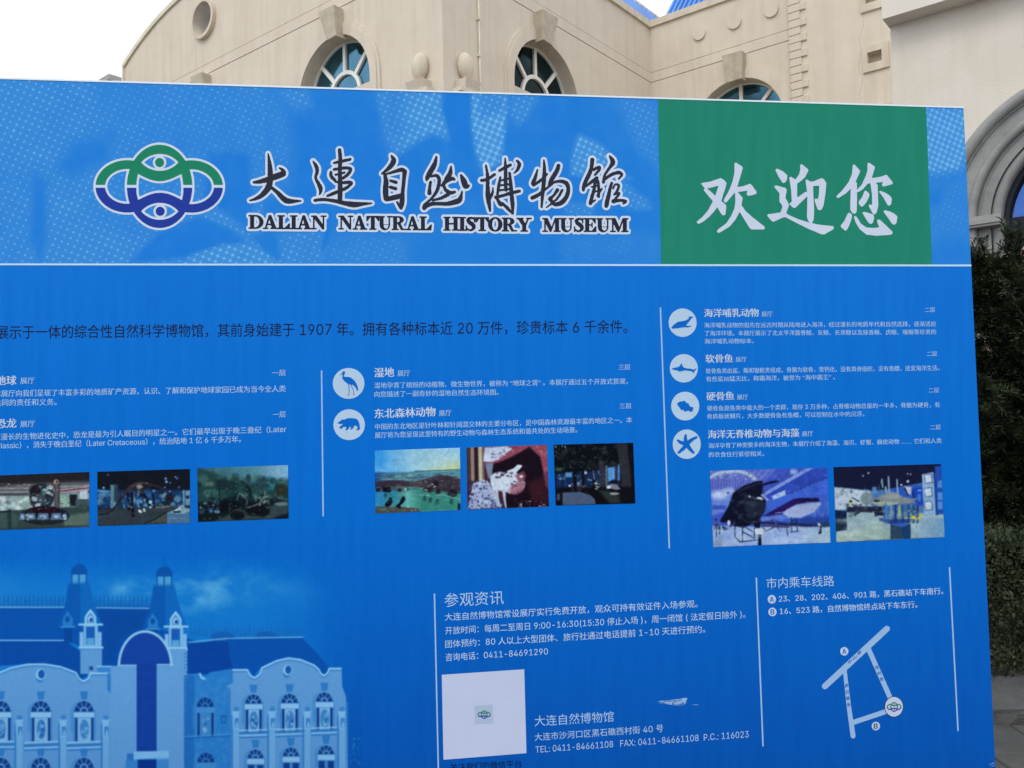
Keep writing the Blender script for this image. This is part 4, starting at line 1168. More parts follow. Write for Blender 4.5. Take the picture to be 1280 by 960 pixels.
def text(z, t, x0, y0, x1, y1, em, col, nm='body_text', bold=0.004, latin=False, off=.0008, ang=None):
    me = text_mesh(t, bold); n = len(me.vertices)
    co = np.empty(n * 3); me.vertices.foreach_get('co', co); co = co.reshape(-1, 3)
    xa, xb = co[:, 0].min(), co[:, 0].max()
    base = 0.0 if latin else -0.075
    p0 = np.array(z(x0, y0)); p1 = np.array(z(x1, y1)); d = p1 - p0
    e = em / z.k
    up = np.array([d[1], -d[0]]) / np.linalg.norm(d)
    if ang is None:
        up = np.array([0.000045 * (p0[0] - 150) * -1, -1.0])      # print stands upright on the board
    t_ = (co[:, 0] - xa) / (xb - xa); h = (co[:, 1] - base) * e
    px = p0[0] + t_ * d[0] + h * up[0]; py = p0[1] + t_ * d[1] + h * up[1]
    u, v = Bp(px, py)
    me.materials.clear()
    if em / z.k < 10 and bold < .01: bold = .0105
    if bold > .01:          # heavy face: the glyphs struck three times, each strike a hair in front of the last
        fcs = [tuple(p.vertices) for p in me.polygons]; w_ = bold * e / PXM; V = []; Fc = []
        for k, s_ in enumerate((-1, 0, 1) if bold > .015 else (-1, 1)):
            V += np.column_stack([u + s_ * w_, np.full(n, -off - .00012 * k), v]).tolist(); Fc += [tuple(i + k * n for i in f) for f in fcs]
        me = bpy.data.meshes.new('heavy_text'); me.from_pydata(V, [], Fc)
    else:
        me.vertices.foreach_set('co', np.column_stack([u, np.full(n, -off), v]).ravel())
    me.update()
    return bpart(nm, me, inkmat(col))
Z4, Z5, Z6, Z8, Z9 = Z(0, 340, 2.8225), Z(390, 380, 2.909), Z(820, 370, 2.7826), Z(530, 690, 2.977), Z(930, 690, 3.554)
H = (190, 210, 238); Bc = (160, 198, 242)
text(PX, '展示于一体的综合性自然科学博物馆，其前身始建于 1907 年。拥有各种标本近 20 万件，珍贵标本 6 千余件。', -4.5, 423.6, 784, 416.4, 18.2, (30, 35, 58), 'intro_text', .008)
def head(z, t, x0, y0, x1, y1, em): text(z, t, x0, y0, x1, y1, em, H, 'heading_text', .022)
def hall(z, x0, y0, x1, y1, em, t='展厅'): text(z, t, x0, y0, x1, y1, em, (160, 196, 238), 'small_text', .006)
head(Z4, '地球', -14, 400, 58, 398, 36); hall(Z4, 72, 395, 122, 394, 25); hall(Z4, 960, 367, 1008, 366, 24, '一层')
text(Z4, '本展厅向我们呈现了丰富多彩的地质矿产资源，认识、了解和保护地球家园已成为当今全人类', -20, 441, 1008, 423, 25.7, Bc)
text(Z4, '共同的责任和义务。', -20, 473, 200, 470, 25.7, Bc)
head(Z4, '恐龙', -14, 552, 58, 549, 36); hall(Z4, 72, 548, 123, 546, 25); hall(Z4, 962, 514, 1008, 512, 24, '一层')
text(Z4, '在漫长的生物进化史中，恐龙是最为引人瞩目的明星之一。它们最早出现于晚三叠纪（Later', -22, 594, 1010, 566, 25.7, Bc)
text(Z4, 'Triassic），消失于晚白垩纪（Later Cretaceous），统治陆地 1 亿 6 千多万年。', -22, 625, 850, 601, 25.7, Bc)
head(Z5, '湿地', 227, 267, 298, 265, 38); hall(Z5, 311, 263, 357, 262, 24); hall(Z5, 1115, 240, 1157, 239, 22, '三层')
text(Z5, '湿地孕育了缤纷的动植物、微生物世界，被称为 “地球之肾” 。本展厅通过五个开放式景观，', 227, 307, 1148, 291, 23.5, Bc)
text(Z5, '向您描述了一副奇妙的湿地自然生态环境图。', 227, 339, 678, 331, 23.5, Bc)
head(Z5, '东北森林动物', 228, 416, 449, 408, 37.5); hall(Z5, 462, 408, 507, 406, 24); hall(Z5, 1119, 381, 1161, 380, 22, '三层')
text(Z5, '中国的东北地区是针叶林和针阔混交林的主要分布区，是中国森林资源最丰富的地区之一。本', 229, 457, 1164, 432, 23.5, Bc)
text(Z5, '展厅将为您呈现这里特有的野生动物与森林生态系统和谐共处的生动场景。', 229, 488, 965, 468, 23.5, Bc)
head(Z6, '海洋哺乳动物', 168, 74, 357, 72, 32); hall(Z6, 367, 72, 405, 71, 20); hall(Z6, 935, 57, 970, 56, 19, '二层')
text(Z6, '海洋哺乳动物的祖先在远古时期从陆地进入海洋，经过漫长的地质年代和自然选择，逐渐适应', 168, 111, 974, 106, 20, Bc)
text(Z6, '了海洋环境。本展厅展示了北太平洋露脊鲸、灰鲸、长须鲸以及抹香鲸、虎鲸、喙鲸等珍贵的', 169, 139, 974, 134, 20, Bc)
text(Z6, '海洋哺乳动物标本。', 169, 167, 340, 165, 20, Bc)
head(Z6, '软骨鱼', 172, 233, 267, 231, 32); hall(Z6, 277, 230, 315, 229, 20); hall(Z6, 942, 210, 977, 209, 19, '二层')
text(Z6, '软骨鱼类由鲨、鳐和银鲛类组成，骨骼为软骨，常钙化，没有真骨组织，没有鱼鳔，适宜海洋生活。', 173, 270, 985, 259, 20, Bc)
text(Z6, '有些鲨凶猛无比，称霸海洋，被誉为 “海中霸王” 。', 174, 298, 622, 291, 20, Bc)
head(Z6, '硬骨鱼', 176, 364, 271, 361, 32); hall(Z6, 282, 361, 320, 360, 20); hall(Z6, 948, 337, 984, 336, 19, '二层')
text(Z6, '硬骨鱼是鱼类中最大的一个类群，现存 3 万多种，占脊椎动物总量的一半多，骨骼为硬骨，有', 178, 400, 987, 387, 20, Bc)
text(Z6, '骨质板状鳞片，大多数硬骨鱼有鱼鳔，可以控制在水中的沉浮。', 178, 428, 724, 419, 20, Bc)
head(Z6, '海洋无脊椎动物与海藻', 181, 496, 498, 490, 32); hall(Z6, 508, 489, 546, 487, 20); hall(Z6, 954, 466, 990, 464, 19, '二层')
text(Z6, '海洋孕育了种类繁多的海洋生物，本展厅介绍了海藻、海贝、虾蟹、棘皮动物 …… 它们和人类', 183, 530, 993, 512, 20, Bc)
text(Z6, '的衣食住行紧密相关。', 184, 561, 376, 557, 20, Bc)
text(Z8, '参观资讯', 77, 205, 297, 194, 56, (165, 200, 240), 'heading_text', .003)
Wc = (178, 208, 244)
text(Z8, '大连自然博物馆常设展厅实行免费开放，观众可持有效证件入场参观。', 78, 256, 1018, 206, 31, Wc)
text(Z8, '开放时间：每周二至周日 9:00-16:30(15:30 停止入场 )，周一闭馆 ( 法定假日除外 )。', 79, 307, 1196, 245, 31, Wc)
text(Z8, '团体预约：80 人以上大型团体、旅行社通过电话提前 1-10 天进行预约。', 79, 357, 1046, 300, 31, Wc)
text(Z8, '咨询电话：0411-84691290', 80, 406, 461, 383, 31, Wc)
text(Z8, '大连自然博物馆', 412, 649, 706, 631, 43, (160, 195, 238), 'heading_text', .003)
text(Z8, '大连市沙河口区黑石礁西村街 40 号', 412, 703, 890, 669, 31, (168, 200, 240))
text(Z8, 'TEL: 0411-84661108   FAX: 0411-84661108  P.C.: 116023', 415, 747, 1208, 689, 32, (168, 200, 240), latin=True)
text(Z8, '关注我们的微信平台', 97, 816, 363, 801, 31, (12, 18, 40), 'caption_text', .01)
text(Z9, '市内乘车线路', 100, 163, 401, 151, 52, (165, 200, 240), 'heading_text', .006)
text(Z9, '23、28、202、406、901 路，黑石礁站下车南行。', 155, 223, 885, 187, 33, Wc, bold=.008)
text(Z9, '16、523 路，自然博物馆终点站下车东行。', 159, 278, 770, 247, 33, Wc, bold=.008)
def disc(z, cx, cy, rx, ry, c, off, nm, label=None):
    return bpart(nm, contour(lambda X, Y: sd_ell(X, Y, cx, cy, rx, ry), (cx - rx - 3, cy - ry - 3, cx + rx + 3, cy + ry + 3), max(rx / 14, .5), z, off), inkmat(c), label)
for cx, cy, ch, ct in ((123, 210, 'A', (20, 90, 185)), (126, 266, 'B', (20, 90, 185)), (445, 441, 'A', (60, 100, 175)), (585, 773, 'B', (35, 45, 75))):
    disc(Z9, cx, cy, 18.5, 19, (180, 205, 240), .0009, 'letter_disc')
    text(Z9, ch, cx - 8, cy + 11, cx + 8, cy + 10.5, 31, ct, 'disc_letter', .02, latin=True, off=.0015)
# route map
def roads(X, Y):
    d = sd_stroke(X, Y, [(359, 596, 27), (634, 341, 27)])
    for s_ in ([(447, 525, 17), (467, 700, 20), (484, 817, 22)], [(553, 432, 22), (650, 650, 22)], [(484, 757, 22), (640, 705, 22)]):
        d = np.minimum(d, sd_stroke(X, Y, s_))
    return d
bpart('route_map', contour(roads, (335, 315, 720, 840), 5, Z9, .0009), inkmat((150, 186, 232)), 'pale road lines of the small route map')
for ch, cx, cy, a in (('中', 470, 492, -43), ('山', 491, 473, -43), ('路', 512, 452, -43), ('西', 590, 514, 66), ('村', 600, 540, 66), ('街', 611, 566, 66), ('黑', 455, 595, 82), ('石', 458, 623, 82), ('礁', 461, 651, 82), ('街', 465, 680, 82)):
    text(Z9, ch, cx - 8, cy + 7, cx + 8, cy + 7 - (3 if a > 0 else 10), 17, (50, 95, 185), 'road_name', .006, off=.0015)
disc(Z9, 665, 687, 42, 46, (30, 50, 90), .0014, 'map_marker')
disc(Z9, 665, 687, 39.5, 43.5, (190, 205, 232), .0019, 'map_marker')
draw_emblem(Z(930 + 665 / 3.554 - 637 / 58, 690 + 687 / 3.554 - 460 / 58, 58), 12, .0023, False, parent=None)

# ---------------- icon discs
icons = []
ZI, ZJ = Z(400, 440, 7.383), Z(825, 375, 4.683)
DISC = (176, 204, 234)
crane = [[(180,218),(205,195),(212,180),(222,176),(231,186),(226,205),(216,226),(235,230),(265,230),(290,240),(315,262),(335,290),(345,318),(352,345),(346,362),(336,340),(322,318),(300,300),(275,297),(250,288),(225,268),(208,245),(207,222),(212,206),(200,205)]]
crane_l = [[(264,292,6),(268,345,4),(267,392,4),(254,397,4)], [(283,298,6),(305,345,4),(314,388,4),(306,392,3)]]
bear = [[(165,652),(190,635),(205,622),(225,625),(250,612),(290,610),(330,615),(352,632),(362,660),(366,690),(370,708),(350,724),(333,718),(350,703),(340,682),(320,675),(312,690),(300,708),(280,715),(283,700),(292,692),(272,688),(265,705),(250,722),(232,720),(245,706),(240,690),(218,688),(202,705),(185,707),(180,690),(205,674),(214,662),(190,664),(170,660)]]
whale = [[(66,162),(80,145),(105,128),(135,124),(155,118),(172,105),(165,98),(178,98),(196,98),(182,108),(172,122),(157,140),(150,152),(166,152),(185,150),(165,160),(145,158),(130,160),(100,165),(70,167)]]
shark = [[(66,402),(90,396),(110,392),(126,371),(134,394),(160,402),(175,402),(195,408),(213,400),(205,412),(197,419),(200,430),(186,417),(165,413),(140,411),(128,416),(118,413),(120,421),(105,413),(85,409)]]
fish = [[(100,606),(115,595),(138,592),(142,588),(150,600),(165,606),(174,624),(194,629),(190,650),(176,655),(165,645),(152,652),(138,650),(140,640),(125,645),(115,630),(104,617)]]
star_l = [[(156,845,20),(148,815,14),(150,792,7)], [(156,842,20),(185,818,14),(212,803,7)], [(156,845,20),(175,872,15),(195,893,7)], [(156,845,20),(132,872,15),(108,893,7)], [(156,842,20),(125,835,14),(104,822,7)]]
for z, (cx, cy, rx, ry), pol, st, lb in ((ZI, (264, 290, 146, 142), crane, crane_l, 'white disc with a blue crane'), (ZI, (269, 671, 145, 142), bear, [], 'white disc with a blue bear'),
        (ZJ, (132, 133, 82, 83), whale, [], 'white disc with a blue whale'), (ZJ, (139, 400, 82, 83), shark, [], 'white disc with a blue shark'),
        (ZJ, (147, 621, 82, 84), fish, [], 'white disc with a blue fish'), (ZJ, (156, 844, 82, 86), [], star_l, 'white disc with a blue starfish')):
    dsc = disc(z, cx, cy, rx, ry, DISC, .0009, 'icon_disc', lb)
    def f(X, Y):
        D = np.full(X.shape, 1e9)
        for P in pol: D = np.minimum(D, sd_poly(X, Y, P))
        for s_ in st: D = np.minimum(D, sd_stroke(X, Y, smooth(s_)))
        return D - (.6 if pol else 3)
    bpart('icon_animal', contour(f, (cx - rx, cy - ry, cx + rx, cy + ry), rx / 42, z, .0016), inkmat((8, 104, 205)), None, dsc)

# white card on which the code was printed (code itself left out), scratch on the print
q = [(552.2, 843.4), (655.3, 836.5), (658.0, 941.3), (554.3, 949.6)]
bpart('white_card', poly_flat(q, .0009), inkmat((188, 200, 232)), 'blank white card beside the address')
bpart('emblem_tile', poly_flat([(593, 882), (615.5, 880.5), (616.5, 903.5), (594, 905)], .0014), inkmat((168, 188, 216)))
draw_emblem(Z(605.2 - 637 / 66, 892.9 - 460 / 66, 66), 12, .0018, False)
rs = np.random.RandomState(4)
_rs = random.Random(5); _sc = []
for k in range(17):
    t = k / 16; xa, xb = 842 + 40 * t + _rs.uniform(0, 30), 978 - _rs.uniform(0, 30) * t
    _sc.append([(xa, 555.5 + 10 * t, .3), ((xa + xb) / 2 + _rs.uniform(-20, 20), 550 + 15 * t, _rs.uniform(.5, 1.5)), (xb, 543 + 22 * t, _rs.uniform(.8, 2.0))])
_sc += [[(965, 545, 4), (972, 556, 5), (968, 566, 3)], [(990, 567, .4), (1008, 568, 1.6), (1026, 569, .4)], [(905, 566, .6), (935, 569, 1.6), (965, 569, .8)]]
def scr(X, Y):
    d = np.full(X.shape, 1e9)
    for q in _sc: d = np.minimum(d, sd_stroke(X, Y, q))
    return d + (vnoise(X, Y, 4, 9) - .5) * .9
bpart('scratch', contour(scr, (830, 535, 1030, 580), .7, Z8, .0009), inkmat((150, 185, 225)), 'pale scratched streak in the print')
def scr2(X, Y):
    return np.maximum(np.minimum(sd_stroke(X, Y, [(1088, 944, 1), (1108, 938, 3), (1114, 936, 1)]), sd_stroke(X, Y, [(1095, 952, 1), (1112, 948, 2)])), -9e9)
bpart('scratch', contour(scr2, (1080, 930, 1118, 956), 1, Z9, .0009), inkmat((140, 180, 225)))

# ---------------- printed picture of the museum at the foot of the board
MZ = Z(0, 660, 2.370)
cv = Canvas([(-400, 60), (1090, 48), (1090, 722), (-400, 722)], 740, 338, MZ)
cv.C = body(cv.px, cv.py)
Xm, Ym = cv.X, cv.Y
fade = np.clip((1060 - Xm) / 320, 0, 1) * np.clip((Ym - 62) / 130, 0, 1); fade = fade * fade * (3 - 2 * fade)
cv.mix(fade * .75, (20, 124, 209)); 
cv.mix(fade * np.clip((fbm(Xm, Ym, 150, 31) - .45) * 2.5, 0, 1), (50, 140, 215), .35)
cl = fbm(Xm, Ym * 1.6, 70, 41, 5)
def cloud(cx, cy, rx, ry, a):
    d = np.hypot((Xm - cx) / rx, (Ym - cy) / ry); m_ = np.clip(1.25 - d, 0, 1) * np.clip((cl - .33) * 3.2, 0, 1) * fade
    cv.mix(m_, (92, 172, 224), a)
cloud(385, 180, 105, 38, .75); cloud(600, 195, 140, 60, .8); cloud(680, 130, 120, 60, .45); cloud(560, 150, 60, 30, .5); cloud(820, 170, 160, 60, .25)
WL, RF, DK = (90, 151, 214), (6, 82, 174), (14, 58, 134)
def railing(x0, x1, y, h, c=(22, 84, 162)):
    x = x0
    while x < x1:
        cv.line([(x, y), (x, y - h)], 2.4, c, .85, 1.0); x += 12.5
    for k in range(int((x1 - x0) / 5)):
        xx = x0 + k * 5; cv.line([(xx, y), (xx + 5, y - h * .45 * (1 + .4 * math.sin(k)))], 2.0, c, .5, 1)
    cv.line([(x0, y - h * .55), (x1, y - h * .55)], 1.4, c, .5, 1)
# roofs
cv.poly([(-400, 236), (445, 236), (450, 290), (582, 335), (556, 430), (300, 412), (235, 350), (200, 335), (-400, 333)], RF)
cv.poly([(285, 240), (445, 240), (430, 300), (360, 330), (345, 405), (300, 408), (300, 300)], (4, 66, 152), .6, 20)
cv.line([(-400, 234), (190, 235)], 3, (120, 180, 226)); cv.line([(280, 236), (440, 238)], 3, (120, 180, 226))
railing(-400, 188, 231, 30); railing(284, 444, 233, 32)
cv.poly([(-400, 335), (195, 335), (238, 365), (266, 430), (240, 452), (150, 405), (90, 402), (-400, 435)], (2, 74, 166))
cv.line([(-400, 332), (195, 333)], 3.2, (130, 188, 232))
for dx, dy in ((0, 0), (252.5, 6)):
    P = lambda l: [(a + dx, b + dy) for a, b in l]
    cv.poly(P([(203, 165), (264, 165), (272, 200), (290, 260), (302, 285), (298, 292), (175, 292), (172, 285), (190, 240)]), (8, 88, 178))
    cv.poly(P([(238, 165), (264, 165), (272, 200), (290, 260), (302, 285), (238, 290)]), (14, 104, 192), .8)
    cv.rect(212 + dx, 134 + dy, 258 + dx, 165 + dy, (70, 156, 214))
    for x in (213, 234, 256): cv.line(P([(x, 134), (x, 164)]), 4, (12, 80, 168))
    cv.poly(P([(209, 138), (212, 122), (222, 110), (235, 106), (248, 110), (258, 122), (260, 138)]), (8, 82, 168))
    cv.line(P([(235, 82), (235, 108)]), 2, (10, 80, 165), .7); cv.line(P([(205, 163), (264, 163)]), 2, (20, 90, 175))
    for x in range(204, 268, 8): cv.line(P([(x, 163), (x, 156)]), 1.4, (20, 90, 175), .7)
    # side dormer in shade
    cv.poly(P([(186, 292), (186, 270), (200, 246), (216, 270), (216, 292)]), (36, 120, 200)); cv.ell(200 + dx, 270 + dy, 7, 9, (10, 80, 165))
    cv.rect(190 + dx, 294 + dy, 214 + dx, 340 + dy, (6, 70, 155)); cv.line(P([(180, 293), (222, 293)]), 4, (60, 140, 210))
    # lit dormer
    cv.rect(238 + dx, 352 + dy, 302 + dx, 432 + dy, WL)
    cv.rect(236 + dx, 308 + dy, 247 + dx, 352 + dy, (120, 182, 234)); cv.rect(290 + dx, 308 + dy, 301 + dx, 352 + dy, (120, 182, 234))
    cv.rect(248 + dx, 288 + dy, 290 + dx, 352 + dy, (118, 180, 232)); cv.rect(255 + dx, 292 + dy, 281 + dx, 346 + dy, (22, 92, 182)); cv.rect(257 + dx, 326 + dy, 279 + dx, 346 + dy, (84, 160, 216))
    cv.line(P([(235, 286), (303, 286)]), 6, (140, 198, 240)); cv.line(P([(236, 354), (304, 354)]), 6, (140, 198, 240)); cv.line(P([(238, 359), (303, 359)]), 3, (50, 120, 195), .7)
    cv.poly(P([(251, 284), (251, 264), (258, 252), (268, 240), (278, 252), (285, 264), (285, 284)]), (150, 204, 242))
    cv.poly(P([(256, 282), (256, 266), (262, 256), (268, 249), (274, 256), (280, 266), (280, 282)]), (78, 146, 214)); cv.ell(268 + dx, 270 + dy, 8, 9, (150, 200, 240)); cv.ell(270 + dx, 272 + dy, 5, 6, (14, 70, 150))
cv.rect(263, 409, 276, 422, (60, 120, 190)); cv.rect(267, 411, 275, 420, (14, 60, 130))
def fan(cx, cy, Rr, dim=False):
    f = (100, 168, 226) if not dim else (52, 132, 205)
    cv.poly([(cx - Rr - 12, cy + 60), (cx - Rr - 12, cy)] + [(cx - 6 + (Rr + 6) * math.cos(R(a)), cy - (Rr + 4) * math.sin(R(a))) for a in range(180, 60, -15)] + [(cx, cy - 10), (cx, cy + 60)], (58, 132, 202), .55)
    cv.poly([(cx + Rr * math.cos(R(a)), cy - Rr * 1.12 * math.sin(R(a))) for a in range(0, 181, 12)], DK)
    for a in (36, 72, 108, 144): cv.line([(cx, cy), (cx + Rr * math.cos(R(a)), cy - Rr * 1.1 * math.sin(R(a)))], 2, f)
    cv.poly([(cx + Rr * .45 * math.cos(R(a)), cy - Rr * .5 * math.sin(R(a))) for a in range(0, 181, 15)], f)
    cv.poly([(cx + Rr * .3 * math.cos(R(a)), cy - Rr * .36 * math.sin(R(a))) for a in range(0, 181, 15)], DK)
def window(cx, cy, Rr, dim=False, full=True, seed=0):
    f = (132, 190, 238) if not dim else (60, 140, 210)
    if not dim:
        cv.poly([(cx - 12, cy - Rr - 32), (cx + 12, cy - Rr - 32), (cx + 8, cy - Rr - 8), (cx - 8, cy - Rr - 8)], (44, 122, 198))
    cv.rect(cx - Rr - 4, cy - 4, cx + Rr + 6, cy + 88, (56, 130, 202), .8)
    fan(cx, cy, Rr, dim)
    cv.rect(cx - Rr - 2, cy + 2, cx + Rr + 3, cy + 17, f)
    if full:
        cv.rect(cx - Rr + 2, cy + 18, cx + Rr, cy + 88, DK)
        cv.rect(cx - Rr + 9, cy + 18, cx + Rr - 7, cy + 88, f, .9)
        cv.ell(cx + 1, cy + 52, 13, 29, (58, 128, 196)); r_ = random.Random(seed)
        for k in range(7): cv.ell(cx + 1 + r_.uniform(-7, 7), cy + 52 + r_.uniform(-20, 20), r_.uniform(3, 6), r_.uniform(3, 8), r_.choice(((110, 172, 226), (30, 96, 170), (90, 156, 214))), .9)
# left wing front
cv.poly([(-400, 440), (0, 430), (20, 420), (90, 404), (150, 404), (200, 418), (226, 430), (234, 444), (247, 452), (259, 444), (266, 428), (328, 428), (328, 725), (-400, 725)], WL)
arcL = [(-400, 440), (0, 428), (30, 415), (80, 404), (130, 403), (180, 411), (225, 428), (235, 446), (248, 454), (262, 446), (268, 430), (322, 430)]
cv.line([(a, b + 6) for a, b in arcL], 3, (44, 120, 196), .8); cv.line(arcL, 4, (150, 206, 244))
cv.ell(119, 448, 11, 10, (48, 124, 198)); cv.ell(121, 434, 14, 16, (140, 196, 240)); cv.ell(123, 433, 10, 13, (16, 86, 170))
for i, cx in enumerate((3, 121, 249, -118, -236, -354)): window(cx, 544, 28, seed=i)
for i, cx in enumerate((3, 121, 249, -118, -236, -354)): window(cx, 712, 28, full=False)
for x0, x1 in ((-400, 46), (74, 178), (200, 305)):
    cv.line([(x0, 636), (x1, 632)], 5, (132, 190, 238)); cv.line([(x0, 645), (x1, 641)], 8, (44, 120, 196)); cv.line([(x0, 652), (x1, 648)], 4, (132, 190, 238)); cv.line([(x0, 659), (x1, 655)], 4, (44, 120, 196))
def pilaster(x, y0, dim=False):
    cv.rect(x - 15, y0 + 10, x - 8, 725, (50, 124, 198), .85); cv.rect(x - 8, y0 + 5, x + 9, 725, (106, 168, 224))
    cv.poly([(x - 10, y0 + 2), (x + 9, y0 + 2), (x + 10, y0 + 50), (x - 8, y0 + 50)], (120, 182, 234)); cv.rect(x - 4, y0 + 18, x + 9, y0 + 46, (56, 126, 196)); cv.poly([(x - 2, y0 + 44), (x + 4, y0 + 26), (x + 8, y0 + 44)], (120, 182, 234))
    cv.ell(x + 1, y0 - 8, 8, 8, (54, 128, 204)); cv.line([(x - 9, y0), (x + 10, y0)], 4, (130, 190, 238))
for x in (57, 187, 313, -60, -178, -296): pilaster(x, 570)
# central block
cv.rect(326, 408, 405, 725, (94, 155, 217)); cv.rect(464, 352, 552, 725, (94, 155, 217)); cv.rect(288, 408, 328, 428, (50, 132, 208)); cv.line([(288, 410), (328, 410)], 4, (132, 190, 238)); cv.poly([(318, 430), (328, 430), (328, 490), (318, 480)], (44, 122, 200))
cv.line([(490, 355), (552, 355)], 6, (140, 198, 240))
half_e = lambda rx, ry: [(430 + rx * math.cos(R(a)), 408 - ry * math.sin(R(a))) for a in range(0, 181, 6)]
cv.poly(half_e(81, 105), (140, 196, 238)); cv.poly(half_e(74, 98), (18, 66, 162)); cv.line([(350, 407), (405, 407)], 4, (140, 196, 238)); cv.line([(464, 405), (512, 405)], 4, (140, 196, 238))
cv.rect(405, 400, 464, 662, (16, 62, 158))
for y in range(430, 660, 30): cv.line([(405, y), (464, y)], 1, (30, 80, 175), .6)
cv.rect(376, 668, 398, 690, (40, 112, 190)); cv.poly([(396, 662), (500, 660), (500, 680), (396, 686)], (122, 184, 236)); cv.rect(372, 688, 408, 725, (52, 130, 204)); cv.rect(408, 686, 464, 725, (6, 50, 140)); cv.rect(464, 686, 500, 725, (60, 134, 206))
for y in range(372, 640, 11): cv.ell(550 - (2 if (y // 11) % 2 else 0), y, 2.6, 2.6, (40, 110, 190))
# shaded side wing
cv.poly([(556, 345), (675, 328), (690, 420), (690, 430), (556, 436)], (2, 66, 158)); cv.poly([(553, 433), (590, 430), (598, 442), (606, 446), (614, 438), (620, 428), (690, 416), (690, 725), (545, 725)], (38, 122, 202))
cv.line([(592, 432), (598, 444), (606, 446)], 6, (140, 200, 242)); cv.mix(((Xm > 553) & (Xm < 688) & (Ym > 440)) * np.clip(fbm(Xm, Ym, 9, 61) - .45, 0, 1) * 2, (80, 156, 218), .5)
cv.mix(((Xm > 545) & (Xm < 575) & (Ym > 436)) * 1.0, (14, 84, 170), .45)
window(608, 530, 25, True, seed=8); window(610, 694, 25, True, False); cv.rect(655, 556, 671, 578, (18, 88, 170)); cv.rect(658, 560, 668, 574, (40, 122, 200)); cv.line([(548, 618), (685, 610)], 4, (70, 150, 214), .7); cv.line([(548, 624), (685, 616)], 3, (14, 84, 170), .7)
# right wing roof and front
cv.ell(660, 322, 36, 14, (16, 92, 182)); cv.ell(790, 318, 32, 11, (16, 92, 182))
cv.poly([(673, 328), (895, 325), (935, 365), (972, 410), (965, 432), (950, 430), (935, 410), (890, 390), (850, 385), (800, 398), (770, 415), (752, 440), (735, 420), (688, 420)], (2, 80, 174))
cv.line([(560, 338), (673, 327), (896, 323)], 3.2, (110, 176, 226)); railing(565, 892, 320, 26, (24, 96, 176))
cv.poly([(690, 420), (735, 420), (742, 436), (755, 442), (768, 432), (775, 412), (820, 392), (855, 384), (890, 389), (930, 405), (945, 418), (951, 431), (962, 436), (970, 428), (975, 415), (1012, 415), (1014, 470), (1025, 500), (1030, 725), (685, 725), (683, 474), (670, 470), (690, 458)], WL)
arcR = [(690, 420), (733, 420), (741, 437), (755, 444), (769, 434), (777, 414), (820, 393), (855, 385), (890, 390), (930, 406), (944, 418), (951, 432), (962, 437), (971, 428), (976, 416), (1010, 416)]
cv.line([(a, b + 6) for a, b in arcR], 3, (40, 116, 194), .8); cv.line(arcR, 4, (150, 206, 244))
cv.ell(849, 433, 10, 11, (46, 122, 196)); cv.ell(852, 421, 13, 15, (136, 192, 238)); cv.ell(854, 420, 9, 12, (18, 88, 172))
for i, (cx, cy) in enumerate(((751, 520), (858, 518), (961, 514))): window(cx, cy, 24, seed=20 + i)
for i, (cx, cy) in enumerate(((757, 682), (862, 676), (966, 670))):
    window(cx, cy, 23, False, False); cv.rect(cx - 22, cy + 20, cx - 4, cy + 60, DK); cv.rect(cx + 5, cy + 20, cx + 23, cy + 60, DK)
for i, (x0, x1, y) in enumerate(((710, 800, 603), (818, 903, 600), (924, 1005, 596))):
    cv.line([(x0, y - 3), (x1, y - 6)], 4, (136, 192, 238)); cv.line([(x0, y + 5), (x1, y + 2)], 7, (42, 118, 194)); cv.line([(x0, y + 12), (x1, y + 9)], 4, (132, 190, 238)); cv.line([(x0, y + 18), (x1, y + 15)], 4, (42, 118, 194))
for x in (699, 806, 910, 1013): pilaster(x, 545)
for y in range(520, 711, 10): cv.ell(1029, y, 2.5, 3.5, (70, 140, 208), .8)
cv.grain(7, 7, 90)
# far shore and harbour lights
sea = np.clip((Ym - 560) / 60, 0, 1) * np.clip((Xm - 1032) / 6, 0, 1) * np.clip((1088 - Xm) / 40, 0, 1)
cv.mix(sea * np.clip((fbm(Xm, Ym * 2, 30, 71) - .4) * 3, 0, 1), (0, 78, 170), .35)
rr_ = random.Random(3)
for k in range(40): cv.ell(rr_.uniform(1036, 1080), rr_.uniform(620, 705), rr_.uniform(1, 2.6), rr_.uniform(1, 2), (90, 160, 220), .6)
cv.soften(1)
edge = np.clip((1086 - Xm) / 30, 0, 1) * np.clip((Xm + 400) / 110, 0, 1) * np.clip((Ym - 54) / 20, 0, 1)
cv.C = cv.C * (1 - .10 * np.clip((Ym - 430) / 290, 0, 1))[..., None] + np.array([0, 4., 10.]) * np.clip((Ym - 430) / 290, 0, 1)[..., None]
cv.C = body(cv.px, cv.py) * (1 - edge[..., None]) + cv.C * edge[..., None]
cv.build('museum_picture', m_print, .0004, 'blue toned picture of the museum with two towers')

# ---------------- the eight printed photographs
def photo(quad, z, w, h, base): return Canvas(quad, w, h, z, base)
